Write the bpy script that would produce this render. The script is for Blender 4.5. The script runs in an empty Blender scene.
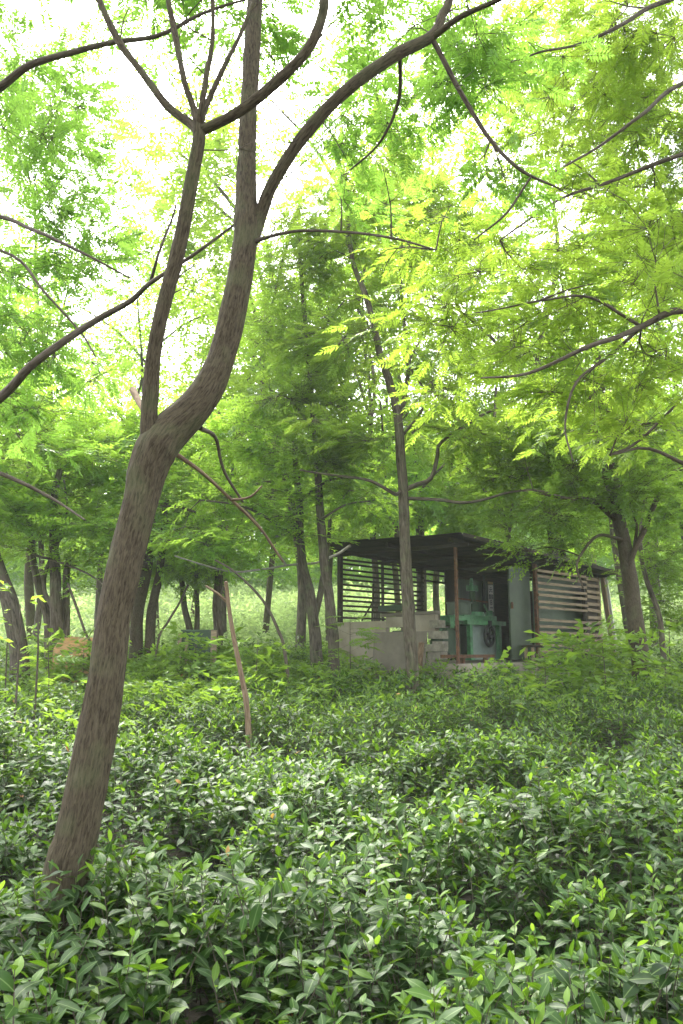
import bpy, math, random
import numpy as np
SC = bpy.context.scene; COL = SC.collection
rng = np.random.default_rng(7); random.seed(7)
PI = math.pi
# ------------------------------------------------------------------ camera maths
FPX = 800.0; TH = math.atan(138/800.0); CZ = 1.7
c_, s_ = math.cos(TH), math.sin(TH)
def P(px, py, Y):
    a = (px-341.5)/FPX; b = (512-py)/FPX
    t = Y/(c_-s_*b)
    return np.array([a*t, Y, CZ+(s_+c_*b)*t])
def pxw(w, Y): return .93*w*Y/FPX/c_
def V(*a): return np.array(a, float)
def norm(a): return a/(np.linalg.norm(a, axis=-1, keepdims=True)+1e-9)
# ------------------------------------------------------------------ numpy value noise
_T = np.random.default_rng(3).random(4096)
def _h(i, j, k): return _T[(i*374761393 + j*668265263 + k*2147483647 + (i*j % 1013)*97 + (j*k % 911)*31) & 4095]
def noise3(x, y, z):
    x = np.asarray(x, float); y = np.asarray(y, float)+0*x; z = np.asarray(z, float)+0*x
    i, j, k = np.floor(x).astype(np.int64), np.floor(y).astype(np.int64), np.floor(z).astype(np.int64)
    u, v, w = x-i, y-j, z-k
    u = u*u*(3-2*u); v = v*v*(3-2*v); w = w*w*(3-2*w)
    def L(a, b, t): return a+(b-a)*t
    return L(L(L(_h(i,j,k),_h(i+1,j,k),u), L(_h(i,j+1,k),_h(i+1,j+1,k),u), v),
             L(L(_h(i,j,k+1),_h(i+1,j,k+1),u), L(_h(i,j+1,k+1),_h(i+1,j+1,k+1),u), v), w)
def fbm(x, y, z=0., o=3):
    r = 0; a = .5
    for q in range(o): r = r+a*noise3(x*2**q+17*q, y*2**q+5*q, z*2**q+3*q); a *= .5
    return r/(1-.5**o)
# ------------------------------------------------------------------ terrain
def ground(x, y):
    x = np.asarray(x, float); y = np.asarray(y, float)+0*x
    z = np.interp(y, [-150, -20, 5, 15, 18, 24, 32, 50, 90, 150], [-.6, -.1, 0, .64, .9, 1.1, 1.9, 4.6, 10.5, 15])
    return z + .16*(fbm(x*.25, y*.25)-.5)*np.clip(y/10+.5, .3, 4)
def tea_h(x, y):      # height of the tea canopy above the soil
    b = fbm(x*1.05+3, y*1.05, .5, 2); f = fbm(x*2.3, y*2.3, 4.5, 2)
    h = .68 + .95*(b-.5) + .45*(f-.5) + .32*np.exp(-((x+1.05)**2+(y-3.4)**2)/.4)
    # a few real gaps between shrubs
    for gx, gy, gr in GAPS:
        d = ((x-gx)/gr)**2+((y-gy)/(gr*.8))**2
        h = h-.6*np.exp(-d)
    return np.maximum(h, .14)
def gp(px, py, Y, r): p = P(px, py, Y); return (p[0], Y, r)
GAPS = [gp(432, 795, 6.2, .36), gp(30, 720, 9., .5), gp(470, 735, 8.5, .35), gp(330, 760, 7.4, .18),
        gp(600, 745, 8.2, .25), gp(540, 860, 4.4, .13)]
# ------------------------------------------------------------------ mesh builder
class MB:
    def __init__(s): s.v=[]; s.li=[]; s.ls=[]; s.m=[]; s.bk=[]; s.var=[]; s.n=0
    def add(s, v, f, mi=0, bk=None, var=None):
        v = np.asarray(v, float).reshape(-1,3); f = np.asarray(f, np.int64)
        s.v.append(v); s.li.append((f+s.n).ravel()); s.ls.append(np.full(len(f), f.shape[1], np.int64))
        s.m.append(np.full(len(f), mi, np.int64))
        s.bk.append(v if bk is None else np.asarray(bk, float))
        s.var.append(np.full(len(v), random.random()) if var is None else np.asarray(var, float)); s.n += len(v)
        return s
    def box(s, c, size, ax=None, mi=0, var=None):
        h = np.array(size, float)/2
        A = np.eye(3) if ax is None else np.array(ax, float)
        q = np.array([[x,y,z] for x in (-1,1) for y in (-1,1) for z in (-1,1)], float)*h
        v = np.array(c, float)+q@A
        f = [[0,1,3,2],[4,6,7,5],[0,4,5,1],[2,3,7,6],[0,2,6,4],[1,5,7,3]]
        return s.add(v, f, mi, q+random.random()*9, None if var is None else np.full(8, var))
    def bar(s, p, q, w, h, mi=0, up=(0,0,1)):
        p = np.array(p, float); q = np.array(q, float); d = q-p; L = np.linalg.norm(d); d /= L
        sd = np.cross(d, up); 
        if np.linalg.norm(sd) < 1e-4: sd = np.cross(d, (0,1,0))
        sd = sd/np.linalg.norm(sd); u = np.cross(sd, d)
        return s.box((p+q)/2, (L, w, h), [d, sd, u], mi)
    def cyl(s, p, q, r0, r1=None, n=16, mi=0, cap=True):
        r1 = r0 if r1 is None else r1
        p = np.array(p, float); q = np.array(q, float); d = norm(q-p)
        a = np.cross(d, (0,0,1) if abs(d[2])<.9 else (1,0,0)); a = norm(a); b = np.cross(d, a)
        t = np.arange(n)*2*PI/n; ring = np.outer(np.cos(t), a)+np.outer(np.sin(t), b)
        v = np.vstack([p+ring*r0, q+ring*r1]); i = np.arange(n); j = (i+1)%n
        s.add(v, np.stack([i, j, j+n, i+n], 1), mi)
        if cap:
            s.add(p+ring*r0, [list(range(n))[::-1]], mi); s.add(q+ring*r1, [list(range(n))], mi)
        return s
    def build(s, name, mats, parent=None, smooth=False, **props):
        v = np.vstack(s.v)
        o_ = np.zeros(3)
        if parent is not None:
            o_ = world_loc(parent)
        me = bpy.data.meshes.new(name)
        me.vertices.add(len(v)); me.vertices.foreach_set('co', (v-o_).astype(np.float32).ravel())
        li = np.concatenate(s.li).astype(np.int32); ls = np.concatenate(s.ls)
        me.loops.add(len(li)); me.loops.foreach_set('vertex_index', li)
        st = np.concatenate([[0], np.cumsum(ls)[:-1]]).astype(np.int32)
        me.polygons.add(len(ls)); me.polygons.foreach_set('loop_start', st)
        if not isinstance(mats, (list, tuple)): mats = [mats]
        for m in mats: me.materials.append(m)
        me.polygons.foreach_set('material_index', np.concatenate(s.m).astype(np.int32))
        me.update(calc_edges=True)
        a = me.attributes.new('bk', 'FLOAT_VECTOR', 'POINT'); a.data.foreach_set('vector', np.vstack(s.bk).astype(np.float32).ravel())
        a = me.attributes.new('var', 'FLOAT', 'POINT'); a.data.foreach_set('value', np.concatenate(s.var).astype(np.float32))
        me.polygons.foreach_set('use_smooth', np.full(len(ls), bool(smooth)))
        o = bpy.data.objects.new(name, me); COL.objects.link(o)
        if parent is not None: o.parent = parent
        for k, w in props.items(): o[k] = w
        return o
def world_loc(o):
    l = np.array(o.location)
    while o.parent is not None: o = o.parent; l = l+np.array(o.location)
    return l
def thing(name, label, cat, loc=(0,0,0), group=None):
    o = bpy.data.objects.new(name, None); COL.objects.link(o); o.location = tuple(float(q) for q in loc)
    o.empty_display_size = .2
    o['label'] = label; o['category'] = cat
    if group: o['group'] = group
    return o
# ------------------------------------------------------------------ tubes
def resample(pts, rad, step):
    pts = np.array(pts, float); rad = np.array(rad, float); n = len(pts)
    if n == 2: pe = pts
    ext = np.vstack([2*pts[0]-pts[1], pts, 2*pts[-1]-pts[-2]])
    out = []; ro = []
    for i in range(n-1):
        p0, p1, p2, p3 = ext[i:i+4]; L = np.linalg.norm(p2-p1); k = max(1, int(math.ceil(L/step)))
        t = (np.arange(k)/k)[:,None]
        out.append(.5*((2*p1)+(-p0+p2)*t+(2*p0-5*p1+4*p2-p3)*t**2+(-p0+3*p1-3*p2+p3)*t**3))
        ro.append(rad[i]+(rad[i+1]-rad[i])*t[:,0])
    out.append(pts[-1:]); ro.append(rad[-1:])
    return np.vstack(out), np.concatenate(ro)
def tube(mb, pts, rad, sides=8, step=.1, rough=0., mi=0, bark=False, seed=0., wob=0.):
    p, r = resample(pts, rad, step); n = len(p)
    if wob:
        L = np.concatenate([[0], np.cumsum(np.linalg.norm(np.diff(p, axis=0), axis=1))])
        w = np.stack([noise3(L*2.2+seed, 1.5+seed, .5), noise3(L*2.2+seed, 7.5, 3.5+seed), noise3(L*2.2+seed, 2.5, 9.5)], 1)-.5
        env = np.minimum(1, np.minimum(L, L[-1]-L)*4)[:,None]
        p = p+w*wob*env
    T = norm(np.gradient(p, axis=0)); N = np.zeros_like(T)
    a = np.cross(T[0], (0,0,1)); a = a if np.linalg.norm(a) > .05 else np.cross(T[0], (1,0,0)); N[0] = norm(a)
    for i in range(1, n):
        v = N[i-1]-T[i]*np.dot(N[i-1], T[i]); N[i] = v/(np.linalg.norm(v)+1e-9)
    B = np.cross(T, N)
    th = np.arange(sides)*2*PI/sides; ct, st = np.cos(th), np.sin(th)
    L = np.concatenate([[0], np.cumsum(np.linalg.norm(np.diff(p, axis=0), axis=1))])
    R = np.repeat(r[:,None], sides, 1)
    Lg = L[:,None]+0*R
    if rough:
        X = ct[None]*R; Y = st[None]*R
        n1 = noise3(X*55+seed, Y*55, Lg*7)
        n2 = noise3(X*110+seed, Y*110, Lg*16)
        rid = 1-np.abs(n1*2-1)*1.6
        low = noise3(X*8+seed, Y*8, Lg*3)-.5
        n3 = noise3(X*30+seed, Y*30, Lg*4.5+3)
        R = R+rough*(rid*.6+.5*(n2-.5)+.8*(n3-.5))+low*.13*R
    v = p[:,None]+N[:,None]*(R*ct[None])[...,None]+B[:,None]*(R*st[None])[...,None]
    i = np.arange(n-1)[:,None]*sides; j = np.arange(sides)[None]; k = (j+1)%sides
    f = np.stack([i+j, i+k, i+sides+k, i+sides+j], -1).reshape(-1,4)
    bk = np.stack([ct[None]*r[:,None], st[None]*r[:,None], Lg], -1).reshape(-1,3)+seed
    mb.add(v.reshape(-1,3), f, mi, bk, np.full(n*sides, (seed*.37)%1))
    e = p[-1]+T[-1]*r[-1]*.5
    last = (n-1)*sides
    vv = np.vstack([v.reshape(-1,3)[last:], e]); ff = [[q, (q+1)%sides, sides] for q in range(sides)]
    mb.add(vv, ff, mi, np.vstack([bk[last:], bk[-1]]))
    return p, r
def sticks(mb, A, B, r, mi=0):          # many straight three-sided twigs at once
    A = np.asarray(A); B = np.asarray(B); n = len(A)
    if n == 0: return
    d = norm(B-A); a = norm(np.cross(d, V(.3,.2,1))); b = np.cross(d, a)
    vs = []
    for q, rr in ((A, r), (B, r*.45)):
        for k in range(3):
            t = k*2*PI/3; vs.append(q+(a*math.cos(t)+b*math.sin(t))*rr)
    v = np.stack(vs, 1).reshape(-1,3); base = np.arange(n)[:,None,None]*6
    f = (np.array([[0,1,4,3],[1,2,5,4],[2,0,3,5]])[None]+base).reshape(-1,4)
    mb.add(v, f, mi, None, np.zeros(len(v)))
# ------------------------------------------------------------------ leaf templates (x side, y along, z normal)
def kite(base, d, side, L, W, fold=.12, n=(0,0,1)):
    base = np.array(base, float); d = norm(np.array(d, float)); side = norm(np.array(side, float)); n = np.array(n, float)
    return np.array([base, base+d*L*.42+side*W/2+n*fold*W, base+d*L-n*fold*L*.5, base+d*L*.42-side*W/2+n*fold*W])
def tmpl_pinnate(r, pairs=8, fl=.27, fw=.085):
    vs = []; 
    def rach(t): return V(.05*math.sin(2.5*t), t, .12*t-.34*t*t)
    for i in range(pairs):
        t = .18+.78*i/(pairs-1); sc = (.75+.5*math.sin(PI*min(1, t*1.05)))*(1 if i < pairs-1 else .75)
        for sgn in (-1, 1):
            b = rach(t+r.uniform(-.012, .012)); an = math.radians(r.uniform(52, 68))
            d = V(sgn*math.sin(an), math.cos(an), r.uniform(-.32, -.02)); sd = np.cross(d, V(0,0,1))
            vs.append(kite(b, d, sd, fl*sc*r.uniform(.85,1.1), fw*sc*1.0, r.uniform(.0,.25)))
    b = rach(1.0); vs.append(kite(b, V(0,1,-.4), V(1,0,0), fl*.8, fw))
    v = np.vstack(vs); f = np.arange(len(v)).reshape(-1,4)
    ts = [0, .35, .7, 1.0]; w = .008
    rv = np.array([rach(t)+V(sg*w, 0, -.004) for t in ts for sg in (-1,1)])
    rf = np.array([[2*q, 2*q+1, 2*q+3, 2*q+2] for q in range(3)])+len(v)
    return np.vstack([v, rv]), np.vstack([f, rf])
def tmpl_spray(r, n=9, fl=.24, fw=.13, spread=60, droop=.3):
    vs = []
    for i in range(n):
        t = .1+.85*i/(n-1); sgn = (-1)**i
        an = math.radians(r.uniform(spread-20, spread+15)*(1-.35*t)) if i < n-1 else 0
        d = V(sgn*math.sin(an), math.cos(an), r.uniform(-droop, .12)); sd = np.cross(d, V(r.uniform(-.3,.3), r.uniform(-.3,.3), 1))
        b = V(.03*math.sin(5*t), t, -.14*t*t)
        vs.append(kite(b, d, sd, fl*r.uniform(.7,1.2), fw*r.uniform(.8,1.15), r.uniform(0,.25)))
        if i % 2 == 0:   # a short side shoot with two more leaves
            b2 = b+d*fl*1.1
            for s2 in (-1, 1):
                d2 = norm(d+s2*.8*np.cross(d, V(0,0,1))+V(0,0,r.uniform(-.3,.1)))
                vs.append(kite(b2*.7+b*.3, d2, np.cross(d2, V(0,0,1)), fl*r.uniform(.6,1), fw*r.uniform(.8,1), .1))
    v = np.vstack(vs); return v, np.arange(len(v)).reshape(-1,4)
def tmpl_clump(r, n=10, fl=.22, fw=.13):
    vs = []
    for i in range(n):
        b = V(r.uniform(-.3,.3), r.uniform(0,.9), r.uniform(-.16,.16)); an = r.uniform(-1.6,1.6)
        d = V(math.sin(an), math.cos(an), r.uniform(-.5,.3)); sd = np.cross(d, V(r.uniform(-.7,.7), r.uniform(-.7,.7), 1))
        vs.append(kite(b, d, sd, fl*r.uniform(.7,1.3), fw*r.uniform(.8,1.2), .15))
    v = np.vstack(vs); return v, np.arange(len(v)).reshape(-1,4)
def tmpl_leaf(n=4, W=.38, fold=.16, bend=.25):   # one elliptic blade of 2 x n quads with a midrib and a curved length
    prof = {4: [0.04, .74, 1.0, .8, .03], 3: [.05, .9, .8, .03], 2: [.08, 1., .04]}[n]
    vs = []
    for i, w in enumerate(prof):
        t = i/n; y = t; z = -bend*t*t
        if i == n: y = 1.04
        h = w*W/2
        vs += [V(-h, y, z+fold*h), V(0, y, z), V(h, y, z+fold*h)]
    f = []
    for i in range(n):
        a = 3*i; f += [[a, a+1, a+4, a+3], [a+1, a+2, a+5, a+4]]
    return np.array(vs), np.array(f)
rt = random.Random(5)
T_WEED = [tmpl_clump(rt, 7, .42, .19) for _ in range(5)]
T_PIN = [tmpl_pinnate(rt, 9), tmpl_pinnate(rt, 8), tmpl_pinnate(rt, 10), tmpl_pinnate(rt, 7, .3, .1)]
T_SPR = [tmpl_spray(rt) for _ in range(4)]
T_SML = [tmpl_spray(rt, 11, .17, .09, 55, .35) for _ in range(4)]
T_CLU = [tmpl_clump(rt) for _ in range(4)]
T_L4 = [tmpl_leaf(4, .46), tmpl_leaf(4, .42, .25, .15), tmpl_leaf(4, .52, .1, .5)]
T_L2 = [tmpl_leaf(2, .42), tmpl_leaf(2, .38, .25, .1)]
def place(mb, tms, Pp, D, N, S, var, mi=0, wS=None):
    Pp = np.asarray(Pp); D = norm(np.asarray(D)); X = norm(np.cross(D, N)); Z = np.cross(X, D)
    n = len(Pp); pick = rng.integers(0, len(tms), n); S = np.broadcast_to(S, n); var = np.broadcast_to(var, n)
    for k, (tv, tf) in enumerate(tms):
        m = pick == k; c = int(m.sum())
        if not c: continue
        s = S[m][:,None,None]
        v = Pp[m][:,None]+s*(tv[None,:,0:1]*X[m][:,None]+tv[None,:,1:2]*D[m][:,None]+tv[None,:,2:3]*Z[m][:,None])
        nv = len(tv); f = (tf[None]+np.arange(c)[:,None,None]*nv).reshape(-1, tf.shape[1])
        vv = np.repeat(var[m], nv)
        mb.add(v.reshape(-1,3), f, mi, np.tile(tv, (c,1)), vv)
# ------------------------------------------------------------------ materials
def newmat(name):
    m = bpy.data.materials.new(name); m.use_nodes = True; nt = m.node_tree; nt.nodes.clear()
    return m, nt, nt.nodes, nt.links
def nd(ns, t, **k):
    n = ns.new(t)
    for a, b in k.items(): setattr(n, a, b)
    return n
def ramp(ns, stops):
    r = ns.new('ShaderNodeValToRGB'); e = r.color_ramp.elements
    while len(e) > 1: e.remove(e[-1])
    e[0].position = stops[0][0]; e[0].color = (*stops[0][1], 1)
    for p, c in stops[1:]:
        q = e.new(p); q.color = (*c, 1)
    return r
def leaf_mat(name, cols, trans, tw=.45, rough=.45, gloss=.5, vein=False):
    """cols: three reflectance colours from dark to light; trans: the light let through"""
    m, nt, ns, ls = newmat(name)
    out = ns.new('ShaderNodeOutputMaterial')
    at = nd(ns, 'ShaderNodeAttribute', attribute_name='var')
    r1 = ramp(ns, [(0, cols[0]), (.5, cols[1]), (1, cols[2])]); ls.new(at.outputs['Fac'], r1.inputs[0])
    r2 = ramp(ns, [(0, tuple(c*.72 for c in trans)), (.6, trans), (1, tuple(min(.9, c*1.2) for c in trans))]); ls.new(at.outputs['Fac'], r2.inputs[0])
    b = ns.new('ShaderNodeBsdfPrincipled'); b.inputs['Roughness'].default_value = rough
    b.inputs['Specular IOR Level'].default_value = gloss
    src = r1.outputs[0]
    if vein:
        bk = nd(ns, 'ShaderNodeAttribute', attribute_name='bk'); sx = ns.new('ShaderNodeSeparateXYZ'); ls.new(bk.outputs['Vector'], sx.inputs[0])
        ab = nd(ns, 'ShaderNodeMath', operation='ABSOLUTE'); ls.new(sx.outputs['X'], ab.inputs[0])
        mr = ns.new('ShaderNodeMapRange'); mr.inputs[1].default_value = .008; mr.inputs[2].default_value = .022; mr.inputs[3].default_value = .55; mr.inputs[4].default_value = 0.; ls.new(ab.outputs[0], mr.inputs[0])
        mx = nd(ns, 'ShaderNodeMix', data_type='RGBA'); ls.new(mr.outputs[0], mx.inputs[0]); ls.new(src, mx.inputs[6]); mx.inputs[7].default_value = (.22,.32,.1,1); src = mx.outputs[2]
    ls.new(src, b.inputs['Base Color'])
    t = ns.new('ShaderNodeBsdfTranslucent'); ls.new(r2.outputs[0], t.inputs['Color'])
    mx = ns.new('ShaderNodeMixShader'); mx.inputs[0].default_value = tw
    ls.new(b.outputs[0], mx.inputs[1]); ls.new(t.outputs[0], mx.inputs[2]); ls.new(mx.outputs[0], out.inputs[0])
    return m
def bark_mat(name, dark, mid, light, sc=40, moss=0., bump=.5, dist=.02):
    m, nt, ns, ls = newmat(name)
    out = ns.new('ShaderNodeOutputMaterial'); b = ns.new('ShaderNodeBsdfPrincipled')
    b.inputs['Roughness'].default_value = .9; b.inputs['Specular IOR Level'].default_value = .2
    at = nd(ns, 'ShaderNodeAttribute', attribute_name='bk')
    mp = ns.new('ShaderNodeMapping'); mp.inputs['Scale'].default_value = (sc, sc, sc*.17); ls.new(at.outputs['Vector'], mp.inputs[0])
    n1 = ns.new('ShaderNodeTexNoise'); n1.inputs['Scale'].default_value = 1.; n1.inputs['Detail'].default_value = 5; n1.inputs['Roughness'].default_value = .65
    n1.inputs['Distortion'].default_value = .6
    ls.new(mp.outputs[0], n1.inputs['Vector'])
    r = ramp(ns, [(.33, dark), (.48, mid), (.7, light)]); ls.new(n1.outputs['Fac'], r.inputs[0])
    n2 = ns.new('ShaderNodeTexNoise'); n2.inputs['Scale'].default_value = 5; n2.inputs['Detail'].default_value = 4; ls.new(at.outputs['Vector'], n2.inputs['Vector'])
    r2 = ramp(ns, [(.5, (0,0,0)), (.68, (1,1,1))]); ls.new(n2.outputs['Fac'], r2.inputs[0])
    ml = nd(ns, 'ShaderNodeMath', operation='MULTIPLY'); ml.inputs[1].default_value = moss; ls.new(r2.outputs[0], ml.inputs[0])
    mx = nd(ns, 'ShaderNodeMix', data_type='RGBA'); ls.new(ml.outputs[0], mx.inputs[0]); ls.new(r.outputs[0], mx.inputs[6]); mx.inputs[7].default_value = (.13,.16,.07,1)
    ls.new(mx.outputs[2], b.inputs['Base Color'])
    bp = ns.new('ShaderNodeBump'); bp.inputs['Strength'].default_value = bump; bp.inputs['Distance'].default_value = dist
    ls.new(n1.outputs['Fac'], bp.inputs['Height']); ls.new(bp.outputs[0], b.inputs['Normal']); ls.new(b.outputs[0], out.inputs[0])
    return m
def plain(name, col, col2=None, sc=6., rough=.7, metal=0., bump=.15, dist=.01, stretch=(1,1,1), detail=5, spec=.4, lo=.35, hi=.65):
    m, nt, ns, ls = newmat(name)
    out = ns.new('ShaderNodeOutputMaterial'); b = ns.new('ShaderNodeBsdfPrincipled')
    b.inputs['Roughness'].default_value = rough; b.inputs['Metallic'].default_value = metal; b.inputs['Specular IOR Level'].default_value = spec
    at = nd(ns, 'ShaderNodeAttribute', attribute_name='bk')
    mp = ns.new('ShaderNodeMapping'); mp.inputs['Scale'].default_value = tuple(sc*q for q in stretch); ls.new(at.outputs['Vector'], mp.inputs[0])
    n1 = ns.new('ShaderNodeTexNoise'); n1.inputs['Scale'].default_value = 1; n1.inputs['Detail'].default_value = detail; n1.inputs['Roughness'].default_value = .62; ls.new(mp.outputs[0], n1.inputs['Vector'])
    r = ramp(ns, [(lo, col2 or tuple(c*.6 for c in col)), (hi, col)]); ls.new(n1.outputs['Fac'], r.inputs[0])
    va = nd(ns, 'ShaderNodeAttribute', attribute_name='var')
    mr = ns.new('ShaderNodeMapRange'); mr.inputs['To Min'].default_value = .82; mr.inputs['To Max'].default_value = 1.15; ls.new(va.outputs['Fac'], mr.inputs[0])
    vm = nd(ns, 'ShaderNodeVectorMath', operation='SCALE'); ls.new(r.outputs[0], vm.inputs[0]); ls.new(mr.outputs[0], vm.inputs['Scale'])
    ls.new(vm.outputs[0], b.inputs['Base Color'])
    bp = ns.new('ShaderNodeBump'); bp.inputs['Strength'].default_value = bump; bp.inputs['Distance'].default_value = dist
    ls.new(n1.outputs['Fac'], bp.inputs['Height']); ls.new(bp.outputs[0], b.inputs['Normal']); ls.new(b.outputs[0], out.inputs[0])
    return m
M = {}
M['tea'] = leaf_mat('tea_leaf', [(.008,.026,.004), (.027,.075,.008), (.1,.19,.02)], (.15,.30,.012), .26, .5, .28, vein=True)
M['old'] = leaf_mat('old_leaf', [(.3,.13,.03), (.38,.2,.05), (.42,.3,.1)], (.4,.25,.05), .3, .6, .3)
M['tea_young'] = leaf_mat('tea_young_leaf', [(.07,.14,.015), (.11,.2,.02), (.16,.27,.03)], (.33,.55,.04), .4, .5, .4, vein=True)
M['weed'] = leaf_mat('weed_leaf', [(.045,.09,.012), (.09,.17,.02), (.16,.26,.035)], (.34,.54,.045), .4, .5, .35)
M['meadow'] = leaf_mat('meadow_grass', [(.2,.26,.12), (.3,.37,.18), (.4,.46,.25)], (.45,.6,.2), .42, .6, .25)
M['bright'] = leaf_mat('bright_canopy_leaf', [(.07,.15,.02), (.12,.22,.028), (.17,.29,.04)], (.40,.58,.06), .54, .5, .3)
M['mid'] = leaf_mat('mid_canopy_leaf', [(.05,.13,.02), (.08,.19,.025), (.11,.24,.03)], (.44,.68,.07), .57, .5, .3)
M['dark'] = leaf_mat('dark_canopy_leaf', [(.045,.09,.015), (.075,.14,.02), (.11,.19,.03)], (.32,.52,.05), .5, .5, .3)
M['hang'] = leaf_mat('overhead_leaf', [(.05,.13,.025), (.08,.18,.03), (.1,.21,.04)], (.34,.6,.08), .52, .5, .3)
M['bark'] = bark_mat('grey_brown_bark', (.02,.014,.008), (.064,.049,.03), (.11,.088,.058), 120, .25, .9, .006)
M['bark2'] = bark_mat('dark_bark', (.03,.024,.018), (.085,.068,.05), (.15,.125,.095), 30, .45, .5)
M['bark3'] = bark_mat('pale_bark', (.035,.027,.019), (.09,.072,.05), (.17,.14,.105), 25, .35, .4)
M['twig'] = bark_mat('twig_bark', (.04,.03,.022), (.09,.07,.052), (.14,.115,.09), 60, .1, .3)
M['deadwood'] = bark_mat('dead_wood', (.09,.06,.04), (.19,.125,.08), (.29,.21,.145), 40, 0, .4)
M['greywood'] = bark_mat('weathered_dead_wood', (.14,.12,.1), (.3,.27,.23), (.42,.39,.34), 40, 0, .4)
M['plank'] = plain('weathered_plank', (.35,.26,.165), (.17,.125,.08), 5, .85, stretch=(.6,9,9))
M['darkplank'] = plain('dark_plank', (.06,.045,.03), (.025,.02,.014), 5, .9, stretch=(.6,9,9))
M['rust'] = plain('rusty_steel', (.17,.075,.035), (.07,.035,.02), 14, .85)
M['tin'] = plain('corrugated_iron', (.075,.058,.044), (.03,.023,.018), 2.2, .6, .35, lo=.3, hi=.7)
M['concrete'] = plain('stained_concrete', (.40,.345,.27), (.24,.2,.15), 1.6, .92, detail=8, bump=.35)
M['board'] = plain('cement_board', (.22,.19,.15), (.15,.125,.095), 2.4, .92, detail=8)
M['block'] = plain('cinder_block', (.31,.275,.22), (.17,.15,.115), 7, .95, bump=.4)
M['greenmetal'] = plain('painted_green_steel', (.05,.075,.036), (.028,.044,.02), 2.5, .5, detail=7)
M['palegreen'] = plain('pale_green_panel', (.08,.11,.07), (.045,.065,.037), 2, .5, detail=7)
M['machine'] = plain('machine_green_paint', (.06,.22,.08), (.025,.095,.033), 8, .42, spec=.5)
M['machine_grey'] = plain('machine_grey_panel', (.22,.27,.24), (.15,.19,.165), 4, .5)
M['black'] = plain('black_rubber', (.015,.015,.015), None, 8, .6)
M['white'] = plain('white_paint', (.8,.78,.7), (.66,.64,.56), 4, .7)
M['ink'] = plain('sign_ink', (.02,.02,.022), None, 8, .7, bump=0)
M['orange'] = plain('orange_tarp', (.5,.29,.10), (.3,.17,.06), 2.5, .6, bump=.4, dist=.05)
M['darkgreen'] = plain('dark_green_board', (.05,.085,.045), (.03,.05,.028), 3, .7)
M['wood_yel'] = plain('yellow_timber', (.42,.28,.1), (.28,.17,.06), 5, .8, stretch=(.6,9,9))
def soil_mat():
    m, nt, ns, ls = newmat('forest_soil')
    out = ns.new('ShaderNodeOutputMaterial'); b = ns.new('ShaderNodeBsdfPrincipled'); b.inputs['Roughness'].default_value = .95
    tc = ns.new('ShaderNodeTexCoord')
    n1 = ns.new('ShaderNodeTexNoise'); n1.inputs['Scale'].default_value = 6; n1.inputs['Detail'].default_value = 8; ls.new(tc.outputs['Object'], n1.inputs['Vector'])
    n2 = ns.new('ShaderNodeTexNoise'); n2.inputs['Scale'].default_value = .35; n2.inputs['Detail'].default_value = 5; ls.new(tc.outputs['Object'], n2.inputs['Vector'])
    r = ramp(ns, [(.35, (.014,.011,.007)), (.55, (.03,.024,.014)), (.7, (.055,.04,.022))]); ls.new(n1.outputs['Fac'], r.inputs[0])
    sx = ns.new('ShaderNodeSeparateXYZ'); ls.new(tc.outputs['Object'], sx.inputs[0])
    mr = ns.new('ShaderNodeMapRange'); mr.inputs[1].default_value = 15; mr.inputs[2].default_value = 24; ls.new(sx.outputs['Y'], mr.inputs[0])
    r3 = ramp(ns, [(.35, (.10,.15,.05)), (.65, (.22,.30,.12))]); ls.new(n2.outputs['Fac'], r3.inputs[0])
    mx = nd(ns, 'ShaderNodeMix', data_type='RGBA'); ls.new(mr.outputs[0], mx.inputs[0]); ls.new(r.outputs[0], mx.inputs[6]); ls.new(r3.outputs[0], mx.inputs[7])
    ls.new(mx.outputs[2], b.inputs['Base Color'])
    bp = ns.new('ShaderNodeBump'); bp.inputs['Strength'].default_value = .8; bp.inputs['Distance'].default_value = .05
    ls.new(n1.outputs['Fac'], bp.inputs['Height']); ls.new(bp.outputs[0], b.inputs['Normal']); ls.new(b.outputs[0], out.inputs[0])
    return m
M['soil'] = soil_mat()
# ------------------------------------------------------------------ ground sheet
xs = np.unique(np.concatenate([np.linspace(-150,-16,24), np.linspace(-16,16,97), np.linspace(16,150,24)]))
ys = np.unique(np.concatenate([np.linspace(-150,-2,24), np.linspace(-2,30,97), np.linspace(30,150,40)]))
X, Y = np.meshgrid(xs, ys); Z = ground(X, Y)
nx, ny = len(xs), len(ys); i = np.arange(ny-1)[:,None]*nx; j = np.arange(nx-1)[None]
F = np.stack([i+j, i+j+1, i+nx+j+1, i+nx+j], -1).reshape(-1,4)
MB().add(np.stack([X, Y, Z], -1).reshape(-1,3), F).build('ground', M['soil'], smooth=True, kind='structure')
# ------------------------------------------------------------------ plan of the shed
UA = math.radians(43); U = V(math.sin(UA), math.cos(UA), 0); W_ = V(-math.cos(UA), math.sin(UA), 0); ZZ = V(0,0,1)
FL = 1.44; A0 = P(459, 663, 15.5); A0[2] = FL
def S(u, v, w): return A0+U*u+W_*v+ZZ*w
AX = [U, W_, ZZ]
def in_shed(x, y, m=.25):
    dx = x-A0[0]; dy = y-A0[1]; u = dx*U[0]+dy*U[1]; v = dx*W_[0]+dy*W_[1]
    return (u > -m) & (u < 6.4+m) & (v > -m) & (v < 3.2+m)
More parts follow.
